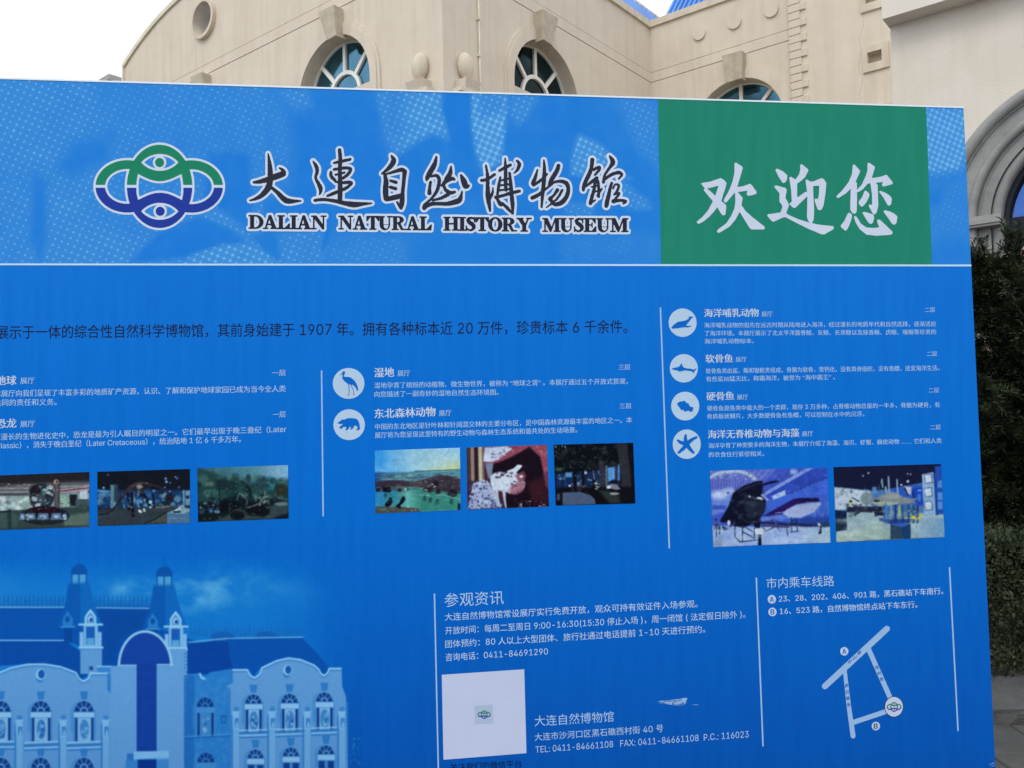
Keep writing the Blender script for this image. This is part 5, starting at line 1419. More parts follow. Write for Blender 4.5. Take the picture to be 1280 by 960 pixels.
# 1 globe hall
c = photo([(-210, 160), (1192, 105), (1192, 838), (-210, 888)], Z(0, 580, 10.667), 200, 105, (22, 26, 32))
c.grain(90, 18, 1)
c.poly([(-210, 300), (1200, 240), (1200, 600), (-210, 660)], (120, 140, 150)); c.grain(60, 40, 2)
c.poly([(-210, 150), (1200, 100), (1200, 235), (-210, 290)], (32, 32, 38)); 
for y, w_, cc in ((268, 26, (60, 55, 62)), (300, 10, (20, 18, 24)), (318, 16, (110, 105, 108)), (352, 14, (90, 28, 40)), (395, 10, (70, 25, 38)), (415, 14, (20, 20, 26))):
    c.line([(-210, y), (400, y - 6), (1200, y - 45)], w_, cc, .9, 6)
c.blobs(26, (-150, 255, 420, 300), (3, 8), [(190, 200, 205)], .8, 2, asp=1.4)
c.rect(-210, 430, 420, 610, (150, 178, 180), .8, 14); c.blobs(60, (-200, 430, 430, 610), (14, 40), [(190, 205, 210), (70, 100, 95), (120, 160, 150), (210, 220, 235)], .7, 3, soft=8)
c.rect(800, 410, 940, 560, (130, 165, 160), 1, 8); c.blobs(16, (810, 430, 930, 560), (8, 22), [(180, 205, 190), (80, 110, 100)], .8, 4, soft=5)
c.rect(930, 405, 1030, 560, (22, 28, 34), 1, 8); c.rect(1065, 345, 1170, 465, (178, 196, 210), 1, 5); c.rect(1010, 470, 1192, 570, (58, 80, 88), 1, 5)
c.poly([(800, 330), (1190, 290), (1190, 340), (1000, 395), (800, 395)], (150, 155, 165), .8, 8); c.line([(800, 362), (1190, 318)], 14, (110, 30, 45), 1, 4)
c.ell(560, 430, 168, 172, (30, 46, 58)); c.ell(580, 400, 110, 110, (70, 86, 98), .7, 20)
c.blobs(40, (440, 290, 700, 560), (10, 30), [(150, 180, 195), (18, 30, 42), (60, 120, 130), (200, 215, 225), (20, 20, 30)], .85, 6, soft=5)
c.ell(470, 350, 80, 70, (26, 18, 28), .9, 18); c.line([(400, 420), (420, 540), (480, 590)], 22, (60, 60, 60), .9, 6)
c.rect(726, 240, 800, 580, (62, 62, 68), 1, 5); c.rect(740, 260, 770, 580, (90, 92, 96), .8, 6); c.ell(752, 236, 34, 30, (150, 130, 120), 1, 6); c.ell(760, 236, 12, 14, (30, 20, 20))
c.line([(680, 250), (720, 310)], 14, (60, 50, 52)); c.line([(812, 250), (790, 300)], 12, (70, 60, 60))
c.poly([(-210, 640), (300, 610), (1200, 560), (1200, 850), (-210, 890)], (46, 64, 66), 1, 10)
c.poly([(830, 700), (1200, 640), (1200, 838), (860, 820)], (92, 112, 104), .8, 20); c.poly([(-210, 660), (180, 640), (240, 700), (220, 870), (-210, 890)], (58, 82, 84), .8, 15)
c.rect(105, 600, 155, 870, (26, 46, 52), .8, 12); c.line([(-210, 650), (150, 630)], 12, (14, 18, 24))
c.ell(600, 690, 330, 125, (26, 34, 40)); c.ell(610, 660, 280, 85, (16, 30, 46)); c.ell(600, 610, 210, 50, (30, 14, 26))
for x0, x1 in ((260, 340), (345, 480), (500, 655), (680, 830), (835, 900)):
    cx = (x0 + x1) / 2; c.poly([(x0 + 18, 655), (x1 - 14, 655), (x1, 740), (x0 - 8, 745)], (96, 124, 160), .8, 6)
    c.ell(cx, 700, (x1 - x0) * .26, 20, (170, 190, 220), .8, 10); c.blobs(6, (x0, 660, x1, 745), (6, 14), [(60, 130, 150), (220, 225, 240), (40, 60, 100)], .8, int(cx), soft=4)

c.line([(-210, 868), (1192, 820)], 14, (30, 46, 50), .6, 8); c.blobs(120, (-200, 300, 1180, 640), (3, 9), [(200, 210, 215), (20, 26, 32), (150, 165, 165), (90, 60, 64)], .6, 91, soft=3)
c.blobs(40, (420, 300, 700, 600), (3, 8), [(210, 225, 235), (14, 20, 28)], .8, 92, soft=2); c.photofinish(9); c.build('photo_print', m_print, .0012, 'printed photograph of a globe hall')
# 2 dinosaur skeleton hall
c = photo([(108, 180), (1165, 148), (1168, 765), (112, 800)], Z(110, 570, 9.143), 182, 105, (16, 22, 32)); 
c.rect(100, 390, 1180, 600, (22, 52, 96), 1, 20); c.poly([(100, 380), (260, 400), (260, 420), (100, 412)], (60, 130, 200), 1, 6)
c.blobs(70, (110, 420, 1160, 590), (12, 40), [(30, 90, 160), (16, 30, 60), (70, 130, 180), (20, 26, 40), (110, 160, 190)], .7, 11, soft=8)
c.rect(258, 330, 330, 590, (84, 130, 150), 1, 8); c.rect(300, 330, 345, 520, (44, 60, 74), 1, 8)
c.poly([(100, 620), (500, 590), (1180, 570), (1180, 780), (100, 810)], (44, 56, 66), 1, 14); c.poly([(740, 580), (960, 565), (940, 585), (760, 598)], (110, 108, 70), .9, 8)
c.poly([(700, 760), (900, 650), (1000, 640), (1160, 660), (1168, 770)], (74, 82, 72), .8, 18); c.line([(640, 775), (770, 720), (900, 640)], 12, (14, 22, 34), 1, 5)
bone = (62, 56, 62)
c.line([(120, 670, 10), (230, 650, 16), (330, 560, 26), (420, 430, 40), (500, 350, 46), (600, 310, 40), (690, 320, 26), (800, 350, 18), (860, 380, 12)], 20, (46, 42, 50), 1, 6, True)
for k in range(10): c.line([(470 + k * 26, 320 + abs(k - 4) * 4), (460 + k * 26, 430 - abs(k - 4) * 5)], 7, bone, .8, 4)
c.ell(590, 350, 34, 22, (150, 150, 140), .9, 8); c.line([(590, 330), (575, 460)], 9, (140, 130, 120), .9, 3); c.line([(540, 320), (620, 312)], 8, (120, 118, 112), .8, 4)
for a, b, w_ in (((500, 430), (515, 680), 34), ((455, 430), (470, 610), 28), ((640, 440), (700, 560), 34), ((740, 440), (760, 590), 20), ((600, 540), (610, 600), 20)): c.line([a, b], w_, (16, 14, 24), 1, 5)
c.line([(120, 670), (230, 655), (330, 560), (380, 470)], 9, (12, 16, 28), 1, 4, True); c.ell(930, 480, 46, 60, (26, 22, 34), .9, 12); c.line([(890, 380), (930, 460), (980, 470)], 12, (40, 34, 44))
c.blobs(12, (450, 300, 720, 420), (5, 10), [(130, 120, 116), (90, 84, 90)], .8, 12)
for x, y, r_ in ((180, 364, 13), (888, 258, 13), (896, 294, 17), (1022, 256, 9), (1000, 240, 8), (940, 306, 7), (1040, 360, 10), (936, 402, 9), (744, 398, 10), (762, 398, 8), (230, 216, 6), (880, 360, 9)): c.ell(x, y, r_ + 8, r_ + 6, (40, 90, 190), .35, 10); c.ell(x, y, r_ * .62, r_ * .62, (205, 220, 245), 1, 5)
c.poly([(905, 650), (1100, 655), (1165, 620), (1165, 770), (905, 775)], (70, 110, 150), 1, 5); c.poly([(905, 650), (1060, 590), (1165, 600), (1165, 625), (1100, 660)], (120, 160, 180), 1, 5); c.poly([(975, 632), (1060, 628), (1060, 646), (975, 646)], (16, 24, 36)); c.line([(1000, 620), (1080, 570)], 14, (170, 195, 205)); c.line([(1060, 610), (1040, 575)], 10, (170, 195, 205))
c.line([(905, 712), (1110, 712)], 5, (120, 150, 175)); c.rect(1085, 390, 1105, 640, (110, 160, 180), .9, 5); c.rect(1115, 395, 1170, 560, (110, 150, 175), 1, 8); c.rect(1120, 450, 1160, 490, (30, 44, 60))
c.poly([(570, 615), (600, 610), (625, 645), (590, 652)], (190, 210, 235)); c.poly([(625, 600), (655, 600), (662, 635), (638, 640)], (190, 210, 235)); c.ell(714, 528, 20, 22, (150, 190, 215), 1, 6); c.ell(715, 585, 12, 12, (180, 190, 190))
c.blobs(20, (380, 460, 690, 590), (8, 20), [(90, 150, 190), (40, 110, 180), (140, 180, 200)], .8, 14, soft=5)

c.blobs(110, (110, 400, 1165, 610), (3, 9), [(150, 190, 220), (12, 18, 34), (60, 110, 170), (110, 90, 80)], .65, 93, soft=3); c.blobs(60, (110, 600, 900, 780), (4, 12), [(60, 70, 78), (34, 44, 52)], .5, 94, soft=5, asp=2); c.photofinish(15); c.build('photo_print', m_print, .0012, 'printed photograph of a dinosaur skeleton hall')
# 3 dinosaur diorama
c = photo([(65, 150), (1182, 112), (1190, 768), (75, 812)], Z(240, 570, 9.846), 182, 105, (26, 52, 58))
Xp, Yp = c.X, c.Y
c.mix(np.clip((Xp - 150) / 900, 0, 1) * np.clip((360 - Yp) / 120, 0, 1), (120, 170, 205)); c.mix(np.clip((560 - abs(Xp - 560)) / 400, 0, 1) * np.clip((330 - Yp) / 150, 0, 1), (60, 130, 145), .6)
c.mix(np.clip((fbm(Xp, Yp, 130, 22) - .4) * 2, 0, 1) * (Yp < 330), (140, 170, 205), .3)
c.poly([(65, 150), (260, 200), (420, 260), (560, 310), (700, 330), (900, 320), (1000, 340), (1190, 330), (1190, 560), (65, 560)], (30, 62, 66), .85, 14)
c.poly([(720, 330), (780, 290), (930, 250), (1060, 290), (1120, 330)], (50, 110, 135), .9, 14)
c.blobs(90, (70, 250, 1180, 540), (16, 48), [(24, 54, 56), (52, 96, 92), (16, 36, 44), (70, 110, 100), (36, 72, 76)], .6, 23, soft=9)
c.poly([(1020, 350), (1120, 340), (1185, 380), (1185, 480), (1060, 490), (1000, 430)], (40, 46, 42), .95, 10); c.poly([(960, 350), (1030, 340), (1000, 430), (950, 400)], (30, 130, 160), .8, 10)
c.ell(690, 265, 24, 30, (26, 62, 78), .9, 6); c.ell(220, 345, 60, 26, (84, 112, 100), .8, 14); c.poly([(280, 300), (380, 280), (560, 330), (560, 420), (300, 420)], (18, 38, 44), .8, 14)
c.poly([(65, 560), (300, 560), (560, 480), (760, 560), (1000, 520), (1190, 560), (1190, 780), (65, 815)], (14, 22, 30), .9, 14)
c.poly([(840, 640), (1040, 590), (1190, 540), (1190, 700), (1000, 760), (900, 770)], (52, 70, 76), .9, 18); c.ell(1100, 590, 80, 22, (110, 140, 150), .8, 14); c.poly([(280, 800), (460, 720), (560, 640), (700, 690), (900, 690), (1000, 770), (280, 812)], (58, 74, 72), .8, 16)
for p, w_ in (([(605, 312, 14), (640, 325, 18), (670, 360, 28), (700, 420, 60), (715, 480, 40), (720, 540, 18)], 1), ([(720, 470, 20), (760, 540, 16), (830, 560, 10)], 1), ([(590, 480, 30), (560, 560, 20), (600, 620, 16)], 1)): c.line(p, 12, (14, 34, 44), 1, 4, True)
c.line([(550, 540), (580, 470), (620, 480), (680, 550), (670, 600)], 9, (120, 150, 140), .8, 4, True); c.line([(700, 630), (790, 600), (860, 550), (900, 440)], 12, (130, 140, 140), .85, 5, True)
for b_ in ((860, 680, 100, 70), (560, 730, 90, 55), (470, 600, 120, 60), (360, 640, 100, 60), (740, 690, 80, 45)): c.ell(*b_, (8, 12, 22), .9, 14)
c.blobs(26, (760, 480, 960, 600), (8, 24), [(150, 165, 165), (20, 30, 36), (90, 110, 112)], .8, 25, soft=5)
c.line([(250, 510), (280, 600), (330, 640)], 16, (20, 26, 40)); c.line([(340, 400), (345, 640)], 10, (12, 26, 34)); c.blobs(24, (90, 560, 330, 700), (8, 24), [(70, 130, 170), (40, 80, 120), (120, 170, 190), (14, 24, 40)], .75, 26, soft=6)

c.blobs(220, (70, 240, 1185, 790), (4, 12), [(80, 118, 110), (12, 24, 32), (50, 88, 90), (104, 130, 128), (20, 40, 46)], .45, 95, soft=3, asp=1.3, mask=lambda x, y: y > 300); c.photofinish(27); c.build('photo_print', m_print, .0012, 'printed photograph of a green dinosaur diorama')
# 4 wetland
c = photo([(80, 127), (1103, 92), (1112, 838), (88, 882)], Z(460, 550, 9.6), 170, 122, (140, 195, 225)); Xp, Yp = c.X, c.Y
c.mix(np.clip((520 - Xp) / 420, 0, 1), (40, 140, 220)); c.mix(np.clip((Xp - 500) / 500, 0, 1) * np.clip((Yp - 120) / 240, 0, 1), (190, 214, 190), .9); c.mix(np.clip((Xp - 700) / 400, 0, 1) * np.clip((Yp - 200) / 150, 0, 1), (186, 206, 120), .5)
c.mix(np.clip((fbm(Xp, Yp * 2, 160, 32) - .4) * 2, 0, 1) * (Yp < 380), (176, 205, 235), .5)
c.poly([(80, 400), (400, 385), (1110, 360), (1112, 600), (80, 600)], (70, 130, 150), 1, 8); c.mix((Yp > 390) * np.clip((420 - Xp) / 350, 0, 1) * np.clip((620 - Yp) / 60, 0, 1), (20, 60, 130), .85)
c.line([(560, 375), (900, 362), (1112, 350)], 9, (30, 70, 70), .9, 3)
for y, a in ((410, 4), (440, 6), (470, 5)): c.line([(90 + a * 10, y + 6), (500, y), (900, y - 34), (1110, y - 20)], 7, (150, 195, 215), .5, 4)
c.blobs(50, (90, 400, 1110, 470), (6, 16), [(60, 110, 120), (110, 170, 180), (40, 60, 110), (150, 190, 200), (80, 70, 90)], .5, 33, soft=4, asp=4)
c.poly([(88, 600), (1112, 560), (1112, 842), (88, 885)], (52, 130, 120), 1, 10); c.mix((Yp > 590) * np.clip((520 - Xp) / 420, 0, 1), (40, 130, 205), .85); c.mix((Yp > 600) * np.clip(1 - np.abs(Xp - 480) / 160, 0, 1), (110, 190, 190), .7)
c.poly([(88, 500), (300, 480), (560, 500), (800, 440), (950, 420), (1112, 470), (1112, 640), (960, 640), (800, 590), (560, 560), (300, 560), (88, 560)], (54, 42, 54), .95, 8)
c.blobs(70, (100, 450, 1110, 620), (8, 22), [(80, 64, 74), (36, 28, 40), (100, 84, 90), (50, 70, 66)], .6, 34, soft=5, asp=1.8, mask=lambda x, y: y > 560 - .13 * x)
c.poly([(88, 800), (300, 790), (600, 820), (640, 870), (88, 888)], (70, 72, 70), 1, 6); c.blobs(16, (190, 790, 640, 860), (3, 8), [(190, 180, 170)], .8, 35)
for p in ([(200, 790), (210, 750), (240, 720), (260, 685), (285, 690), (298, 740), (270, 790), (230, 800)], [(330, 790), (380, 750), (400, 690), (420, 672), (440, 680), (452, 710), (420, 760), (390, 780), (395, 820), (370, 822)], [(170, 570), (260, 560), (290, 600), (260, 632), (180, 622)]): c.poly(p, (14, 14, 26), 1, 3)
for x, y, r_ in ((120, 600, 30), (380, 600, 26), (690, 600, 30), (750, 600, 40), (840, 620, 34), (810, 520, 40), (1010, 640, 60)): c.ell(x, y, r_, r_ * .8, (26, 20, 32), .9, 8)
c.blobs(14, (620, 530, 900, 660), (5, 12), [(190, 200, 205), (150, 140, 140)], .8, 36); c.ell(450, 590, 8, 16, (200, 215, 225)); c.line([(620, 655), (760, 672), (900, 655), (1110, 715)], 9, (140, 185, 185), .8, 4)
for x, y in ((750, 720), (830, 740), (1000, 740), (680, 700), (210, 670)): c.ell(x, y, 22, 34, (26, 60, 70), .75, 8)
c.rect(1075, 760, 1112, 838, (16, 24, 40), .9, 6); 
c.blobs(120, (95, 400, 1105, 640), (3, 9), [(90, 74, 84), (30, 24, 36), (120, 150, 150), (60, 90, 90)], .55, 96, soft=3, asp=2); c.blobs(60, (95, 620, 1105, 850), (4, 14), [(90, 170, 160), (40, 110, 110)], .4, 97, soft=5, asp=3); c.photofinish(37); c.build('photo_print', m_print, .0012, 'printed photograph of a wetland under a pale sky')
# 5 pale horned animal by a rock
c = photo([(78, 138), (1042, 105), (1068, 845), (90, 882)], Z(575, 545, 9.6), 162, 122, (60, 34, 46))
c.rect(70, 130, 300, 600, (58, 44, 52), 1, 6)
for x, w_, cc in ((145, 40, (150, 128, 124)), (240, 44, (186, 182, 160)), (190, 30, (34, 26, 34)), (100, 24, (70, 54, 60)), (275, 20, (120, 96, 100))): c.line([(x, 130), (x + 8, 520)], w_, cc, .95, 6)
c.poly([(290, 130), (640, 115), (830, 108), (1042, 105), (1060, 420), (1000, 470), (960, 260), (850, 150), (640, 250), (460, 320), (300, 330)], (140, 70, 90), 1, 10)
c.blobs(60, (520, 110, 1050, 420), (8, 24), [(170, 96, 110), (110, 46, 66), (190, 130, 145)], .7, 41, soft=5, mask=lambda x, y: y < 200 or x > 920)
c.poly([(300, 140), (560, 122), (620, 160), (560, 200), (470, 280), (380, 310), (280, 305), (285, 240)], (186, 204, 232), 1, 8); c.blobs(26, (360, 130, 620, 270), (6, 18), [(120, 90, 130), (60, 50, 90), (215, 222, 240)], .7, 42, soft=4)
c.poly([(380, 350), (620, 250), (830, 130), (960, 250), (1010, 470), (1050, 600), (1068, 845), (540, 860), (560, 560), (390, 450)], (22, 12, 26), 1, 12)
c.poly([(820, 560), (1000, 480), (1060, 640), (1060, 800), (860, 760)], (62, 26, 38), .7, 30); c.poly([(1000, 450), (1052, 450), (1062, 640), (1030, 600)], (120, 60, 80), .8, 10)
c.poly([(300, 330), (400, 320), (380, 480), (340, 510), (320, 420)], (130, 150, 190), .8, 10)
c.poly([(150, 580), (280, 520), (350, 560), (430, 720), (520, 850), (90, 880), (130, 720)], (150, 166, 205), 1, 10); c.blobs(210, (110, 540, 540, 875), (6, 17), [(206, 220, 240), (40, 40, 96), (90, 96, 160), (24, 20, 50), (170, 186, 222)], .8, 43, soft=3, mask=lambda x, y: x < 340 + (y - 560) * .65)
c.poly([(360, 500), (400, 450), (470, 430), (560, 440), (640, 420), (690, 450), (740, 500), (780, 560), (770, 620), (690, 690), (600, 690), (550, 670), (500, 660), (440, 650), (400, 660), (370, 580)], (196, 212, 232), 1, 10)
c.poly([(560, 420), (640, 390), (690, 345), (740, 350), (745, 375), (690, 420), (660, 460), (600, 460)], (200, 216, 236), 1, 6); c.poly([(600, 620), (700, 540), (780, 560), (760, 650), (680, 700), (600, 690)], (150, 90, 110), .85, 16); c.poly([(660, 470), (760, 420), (790, 480), (770, 540), (700, 560)], (120, 70, 90), .9, 12)
c.blobs(16, (430, 440, 620, 500), (7, 16), [(50, 34, 60)], .8, 44, soft=4, asp=1.5); c.ell(735, 485, 22, 16, (206, 210, 232), 1, 6); c.line([(720, 400), (760, 360), (790, 380)], 14, (40, 24, 36)); c.ell(655, 545, 14, 8, (40, 30, 60)); c.line([(620, 575), (680, 600)], 9, (40, 24, 50))
for p in ([(440, 650, 40), (450, 730, 24), (470, 830, 20)], [(525, 650, 44), (535, 760, 26), (550, 855, 18)], [(400, 640, 30), (430, 740, 20), (440, 790, 16)]): c.line(p, 20, (176, 188, 214), 1, 5)
c.blobs(40, (700, 780, 1060, 850), (4, 12), [(150, 100, 110), (190, 196, 214), (90, 50, 60)], .8, 45); 
c.blobs(70, (360, 440, 720, 680), (4, 12), [(222, 232, 245), (160, 172, 200)], .5, 98, soft=5); c.blobs(60, (560, 480, 1050, 820), (5, 16), [(90, 44, 60), (40, 18, 34), (30, 14, 28)], .5, 99, soft=6); c.photofinish(46); c.build('photo_print', m_print, .0012, 'printed photograph of a pale animal beside a rock')
# 6 forest path
c = photo([(70, 110), (1075, 85), (1102, 852), (98, 878)], Z(685, 545, 10.105), 162, 122, (8, 12, 20))
c.blobs(70, (80, 110, 860, 400), (12, 34), [(34, 42, 46), (50, 58, 62), (12, 18, 24), (24, 34, 34)], .6, 51, soft=7); c.blobs(50, (90, 120, 860, 420), (5, 12), [(96, 104, 110), (60, 74, 70)], .6, 52, soft=4)
c.poly([(95, 470), (320, 465), (560, 450), (700, 400), (905, 380), (905, 640), (100, 660)], (18, 40, 84), 1, 14); c.blobs(60, (100, 450, 900, 640), (7, 22), [(70, 130, 190), (30, 74, 130), (130, 180, 220), (14, 24, 40), (60, 90, 90)], .75, 53, soft=5)
c.rect(220, 460, 300, 520, (90, 150, 215), .9, 10); c.poly([(750, 400), (840, 390), (850, 540), (800, 600), (760, 580)], (80, 150, 215), .95, 10); c.rect(880, 360, 905, 560, (70, 130, 200), .9, 6); c.ell(140, 420, 50, 24, (60, 90, 60), .8, 10)
for x, w_, cc in ((338, 46, (8, 12, 20)), (443, 34, (10, 14, 22)), (575, 30, (18, 20, 30)), (855, 26, (70, 40, 60)), (185, 14, (16, 26, 44)), (480, 18, (20, 28, 40))): c.line([(x, 400), (x, 690)], w_, cc, 1, 4)
c.poly([(640, 320), (700, 310), (715, 480), (720, 690), (655, 690)], (44, 46, 58), 1, 6); c.line([(735, 380), (738, 660)], 22, (110, 116, 120), .8, 5)
c.poly([(865, 90), (1000, 88), (1020, 300), (1060, 520), (1102, 852), (905, 856), (925, 540), (890, 300)], (40, 42, 52), 1, 7); c.poly([(1000, 88), (1075, 86), (1102, 852), (1060, 852), (1040, 480)], (10, 14, 20), .9, 8); c.blobs(30, (890, 100, 1080, 840), (5, 14), [(66, 66, 78), (24, 26, 34), (90, 84, 90)], .5, 54, asp=.6)
c.poly([(98, 660), (560, 640), (1100, 640), (1102, 856), (98, 880)], (10, 12, 20), .92, 16); c.poly([(180, 715), (400, 706), (520, 740), (590, 800), (600, 862), (185, 876)], (70, 88, 120), 1, 8); c.poly([(640, 690), (760, 690), (900, 760), (915, 850), (780, 850)], (48, 56, 58), .8, 20)
c.poly([(740, 640), (800, 600), (870, 620), (915, 670), (860, 680), (780, 660)], (120, 130, 150), .95, 6); c.ell(830, 580, 60, 24, (14, 14, 22), 1, 8); c.ell(765, 645, 26, 20, (210, 215, 235), 1, 5); c.ell(840, 728, 60, 16, (150, 165, 165), .9, 8); c.blobs(14, (590, 570, 680, 670), (5, 13), [(170, 180, 110), (190, 200, 200)], .9, 55)
c.ell(276, 628, 18, 12, (210, 225, 245), 1, 4); c.ell(385, 610, 16, 30, (150, 140, 160), .9, 6); c.ell(475, 465, 16, 18, (170, 185, 205), 1, 5); c.line([(500, 545), (550, 560)], 14, (130, 150, 165), .9, 5); c.line([(570, 440), (585, 545)], 12, (140, 160, 210), .8, 4); c.rect(112, 730, 150, 810, (70, 80, 110), .9, 8); c.blobs(8, (80, 112, 220, 150), (5, 12), [(170, 175, 190)], .9, 56); c.blobs(20, (300, 620, 560, 700), (6, 16), [(60, 50, 64), (90, 84, 96), (20, 20, 30)], .7, 57, asp=2)

c.blobs(120, (90, 120, 860, 430), (3, 8), [(120, 128, 134), (30, 38, 40), (70, 84, 76)], .45, 100, soft=3); c.blobs(70, (100, 440, 910, 680), (3, 8), [(150, 190, 220), (20, 26, 40), (110, 120, 110)], .6, 101, soft=2); c.photofinish(58); c.build('photo_print', m_print, .0012, 'printed photograph of a dark forest path')
# 7 whale hall
c = photo([(55, 105), (1192, 72), (1225, 800), (88, 845)], Z(880, 575, 7.758), 225, 145, (60, 84, 190)); Xp, Yp = c.X, c.Y
c.poly([(55, 100), (700, 80), (520, 260), (300, 330), (70, 300)], (96, 112, 200), 1, 20)
for k in range(14): c.line([(90 + k * 26, 150 + abs(k - 7) * 6), (80 + k * 28, 280)], 5, (40, 44, 120), .6, 3)
c.line([(60, 170), (160, 120), (330, 110), (430, 140), (500, 190)], 30, (176, 196, 215), .9, 10, True); c.blobs(60, (60, 110, 480, 190), (4, 9), [(210, 222, 232), (120, 140, 200)], .7, 61)
for k in range(9): c.line([(470 + k * 60, 95), (330 + k * 60, 260)], 5, (36, 50, 140), .7, 3)
c.ell(870, 115, 34, 26, (170, 190, 235), .8, 14)
c.poly([(560, 330), (980, 85), (1060, 78), (590, 350)], (126, 152, 224), 1, 5); c.poly([(590, 350), (1060, 80), (1192, 76), (1200, 150), (850, 290), (600, 390)], (44, 72, 180), 1, 6); c.poly([(600, 400), (850, 300), (1200, 160), (1210, 340), (900, 370), (620, 500)], (58, 96, 206), 1, 8)
c.line([(660, 380), (850, 310), (1200, 165)], 7, (20, 34, 110)); c.line([(850, 290), (1195, 150)], 5, (24, 40, 120)); 
for k in range(9): c.line([(860 + k * 40, 300 - k * 16), (862 + k * 40, 325 - k * 16)], 4, (24, 40, 120), .8)
c.poly([(655, 350), (785, 290), (790, 340), (670, 385)], (170, 195, 235), 1, 5); c.line([(1020, 110), (1024, 230)], 3, (24, 40, 120))
c.poly([(70, 300), (280, 270), (300, 300), (250, 420), (200, 500), (75, 540)], (96, 128, 214), 1, 14); c.ell(150, 340, 80, 40, (190, 206, 240), .85, 26); c.ell(240, 300, 60, 30, (160, 180, 230), .8, 18); c.ell(232, 318, 9, 8, (30, 30, 60)); c.rect(80, 440, 210, 480, (40, 60, 160), .7, 10)
c.poly([(560, 480), (1210, 340), (1218, 650), (540, 640)], (56, 92, 196), 1, 12); c.mix((Yp > 380) * (Yp < 640) * np.clip((fbm(Xp * 2.4, Yp, 60, 62) - .45) * 3, 0, 1) * (Xp > 880), (110, 150, 226), .6)
c.poly([(850, 560), (1218, 540), (1218, 640), (850, 640)], (24, 48, 130), .7, 20); c.line([(545, 605), (830, 625), (1215, 650)], 30, (26, 26, 66), .9, 10); c.blobs(16, (550, 560, 860, 620), (6, 16), [(80, 110, 190), (30, 30, 60), (100, 60, 80)], .7, 63)
c.poly([(75, 640), (300, 640), (540, 650), (1222, 650), (1225, 800), (88, 845)], (140, 168, 222), 1, 10); c.mix((Yp > 640) * np.clip((fbm(Xp, Yp, 120, 64) - .4) * 2, 0, 1), (186, 204, 226), .7); c.mix((Yp > 650) * np.clip((Xp - 900) / 300, 0, 1), (160, 190, 180), .6); c.poly([(88, 760), (180, 740), (180, 842), (88, 845)], (110, 130, 160), .6, 20)
c.poly([(575, 540), (700, 470), (860, 380), (930, 365), (1110, 372), (1118, 400), (1000, 408), (880, 440), (760, 520), (640, 560)], (36, 22, 92), 1, 5); c.poly([(870, 395), (1000, 370), (1115, 375), (1112, 402), (960, 405)], (20, 16, 60), 1, 4)
c.poly([(800, 480), (900, 430), (1120, 410), (1138, 425), (1060, 510), (940, 560), (820, 560), (760, 520)], (150, 168, 214), 1, 8); c.line([(690, 515), (810, 500)], 8, (150, 160, 220), .9); c.poly([(540, 560), (700, 530), (860, 560), (560, 590)], (96, 132, 214), .8, 12)
c.poly([(280, 320), (380, 250), (500, 205), (565, 200), (572, 250), (560, 350), (600, 400), (585, 500), (540, 570), (545, 660), (500, 660), (470, 620), (380, 660), (290, 640), (230, 600), (180, 610), (150, 590), (200, 510), (240, 440)], (12, 16, 38), 1, 6)
c.line([(575, 240), (640, 218), (710, 205)], 24, (22, 20, 60)); c.line([(430, 350), (490, 365), (550, 372), (560, 380)], 20, (206, 212, 232), 1, 4); c.blobs(12, (420, 340, 520, 380), (6, 12), [(20, 24, 50)], .8, 65); c.line([(560, 340), (615, 385)], 18, (170, 180, 220), .8, 6); c.ell(480, 430, 40, 34, (56, 74, 90), .8, 18); c.poly([(380, 370), (580, 395), (600, 470), (560, 540), (420, 560)], (34, 44, 66), .7, 20); c.blobs(24, (260, 360, 580, 620), (8, 22), [(46, 60, 76), (16, 20, 40), (70, 84, 90)], .5, 66, soft=6)
c.ell(240, 610, 14, 26, (200, 210, 235), 1, 4); c.blobs(14, (90, 570, 300, 680), (8, 18), [(16, 20, 40), (90, 90, 120)], .8, 67)
for a, b in (((372, 640), (372, 790)), ((300, 640), (300, 740)), ((488, 660), (488, 775)), ((350, 795), (505, 775)), ((300, 745), (350, 795)), ((380, 700), (490, 760)), ((400, 650), (480, 700)), ((845, 560), (850, 700)), ((893, 570), (905, 690)), ((840, 700), (912, 690)), ((800, 650), (810, 730)), ((560, 640), (600, 690)), ((600, 690), (700, 640)), ((700, 640), (740, 690)), ((580, 640), (820, 650)), ((120, 640), (120, 740)), ((150, 640), (150, 720))): c.line([a, b], 10, (18, 44, 66), 1, 3)
c.line([(600, 620), (680, 650), (830, 650)], 14, (90, 70, 100), .8, 5); c.poly([(490, 670), (560, 668), (575, 718), (498, 722)], (206, 216, 236), 1, 4); c.rect(522, 722, 556, 828, (14, 24, 44)); c.poly([(1098, 612), (1130, 612), (1140, 640), (1110, 642)], (200, 214, 236)); c.poly([(1125, 645), (1138, 645), (1140, 716), (1108, 716)], (14, 24, 44)); c.ell(1170, 625, 50, 26, (34, 56, 80), .8, 12)

c.blobs(90, (560, 90, 1190, 350), (4, 12), [(84, 112, 214), (40, 66, 170)], .4, 102, soft=6, asp=2); c.blobs(50, (270, 260, 580, 620), (8, 20), [(40, 50, 66), (20, 24, 44), (54, 62, 80)], .4, 103, soft=8); c.line([(330, 310), (420, 262), (540, 225)], 10, (52, 60, 92), .7, 7); c.line([(300, 500), (420, 600), (520, 600)], 12, (44, 56, 74), .6, 10, True); c.blobs(40, (100, 650, 1210, 820), (8, 24), [(190, 208, 228), (126, 152, 206)], .35, 104, soft=12, asp=3); c.photofinish(68); c.build('photo_print', m_print, .0012, 'printed photograph of a whale hall')
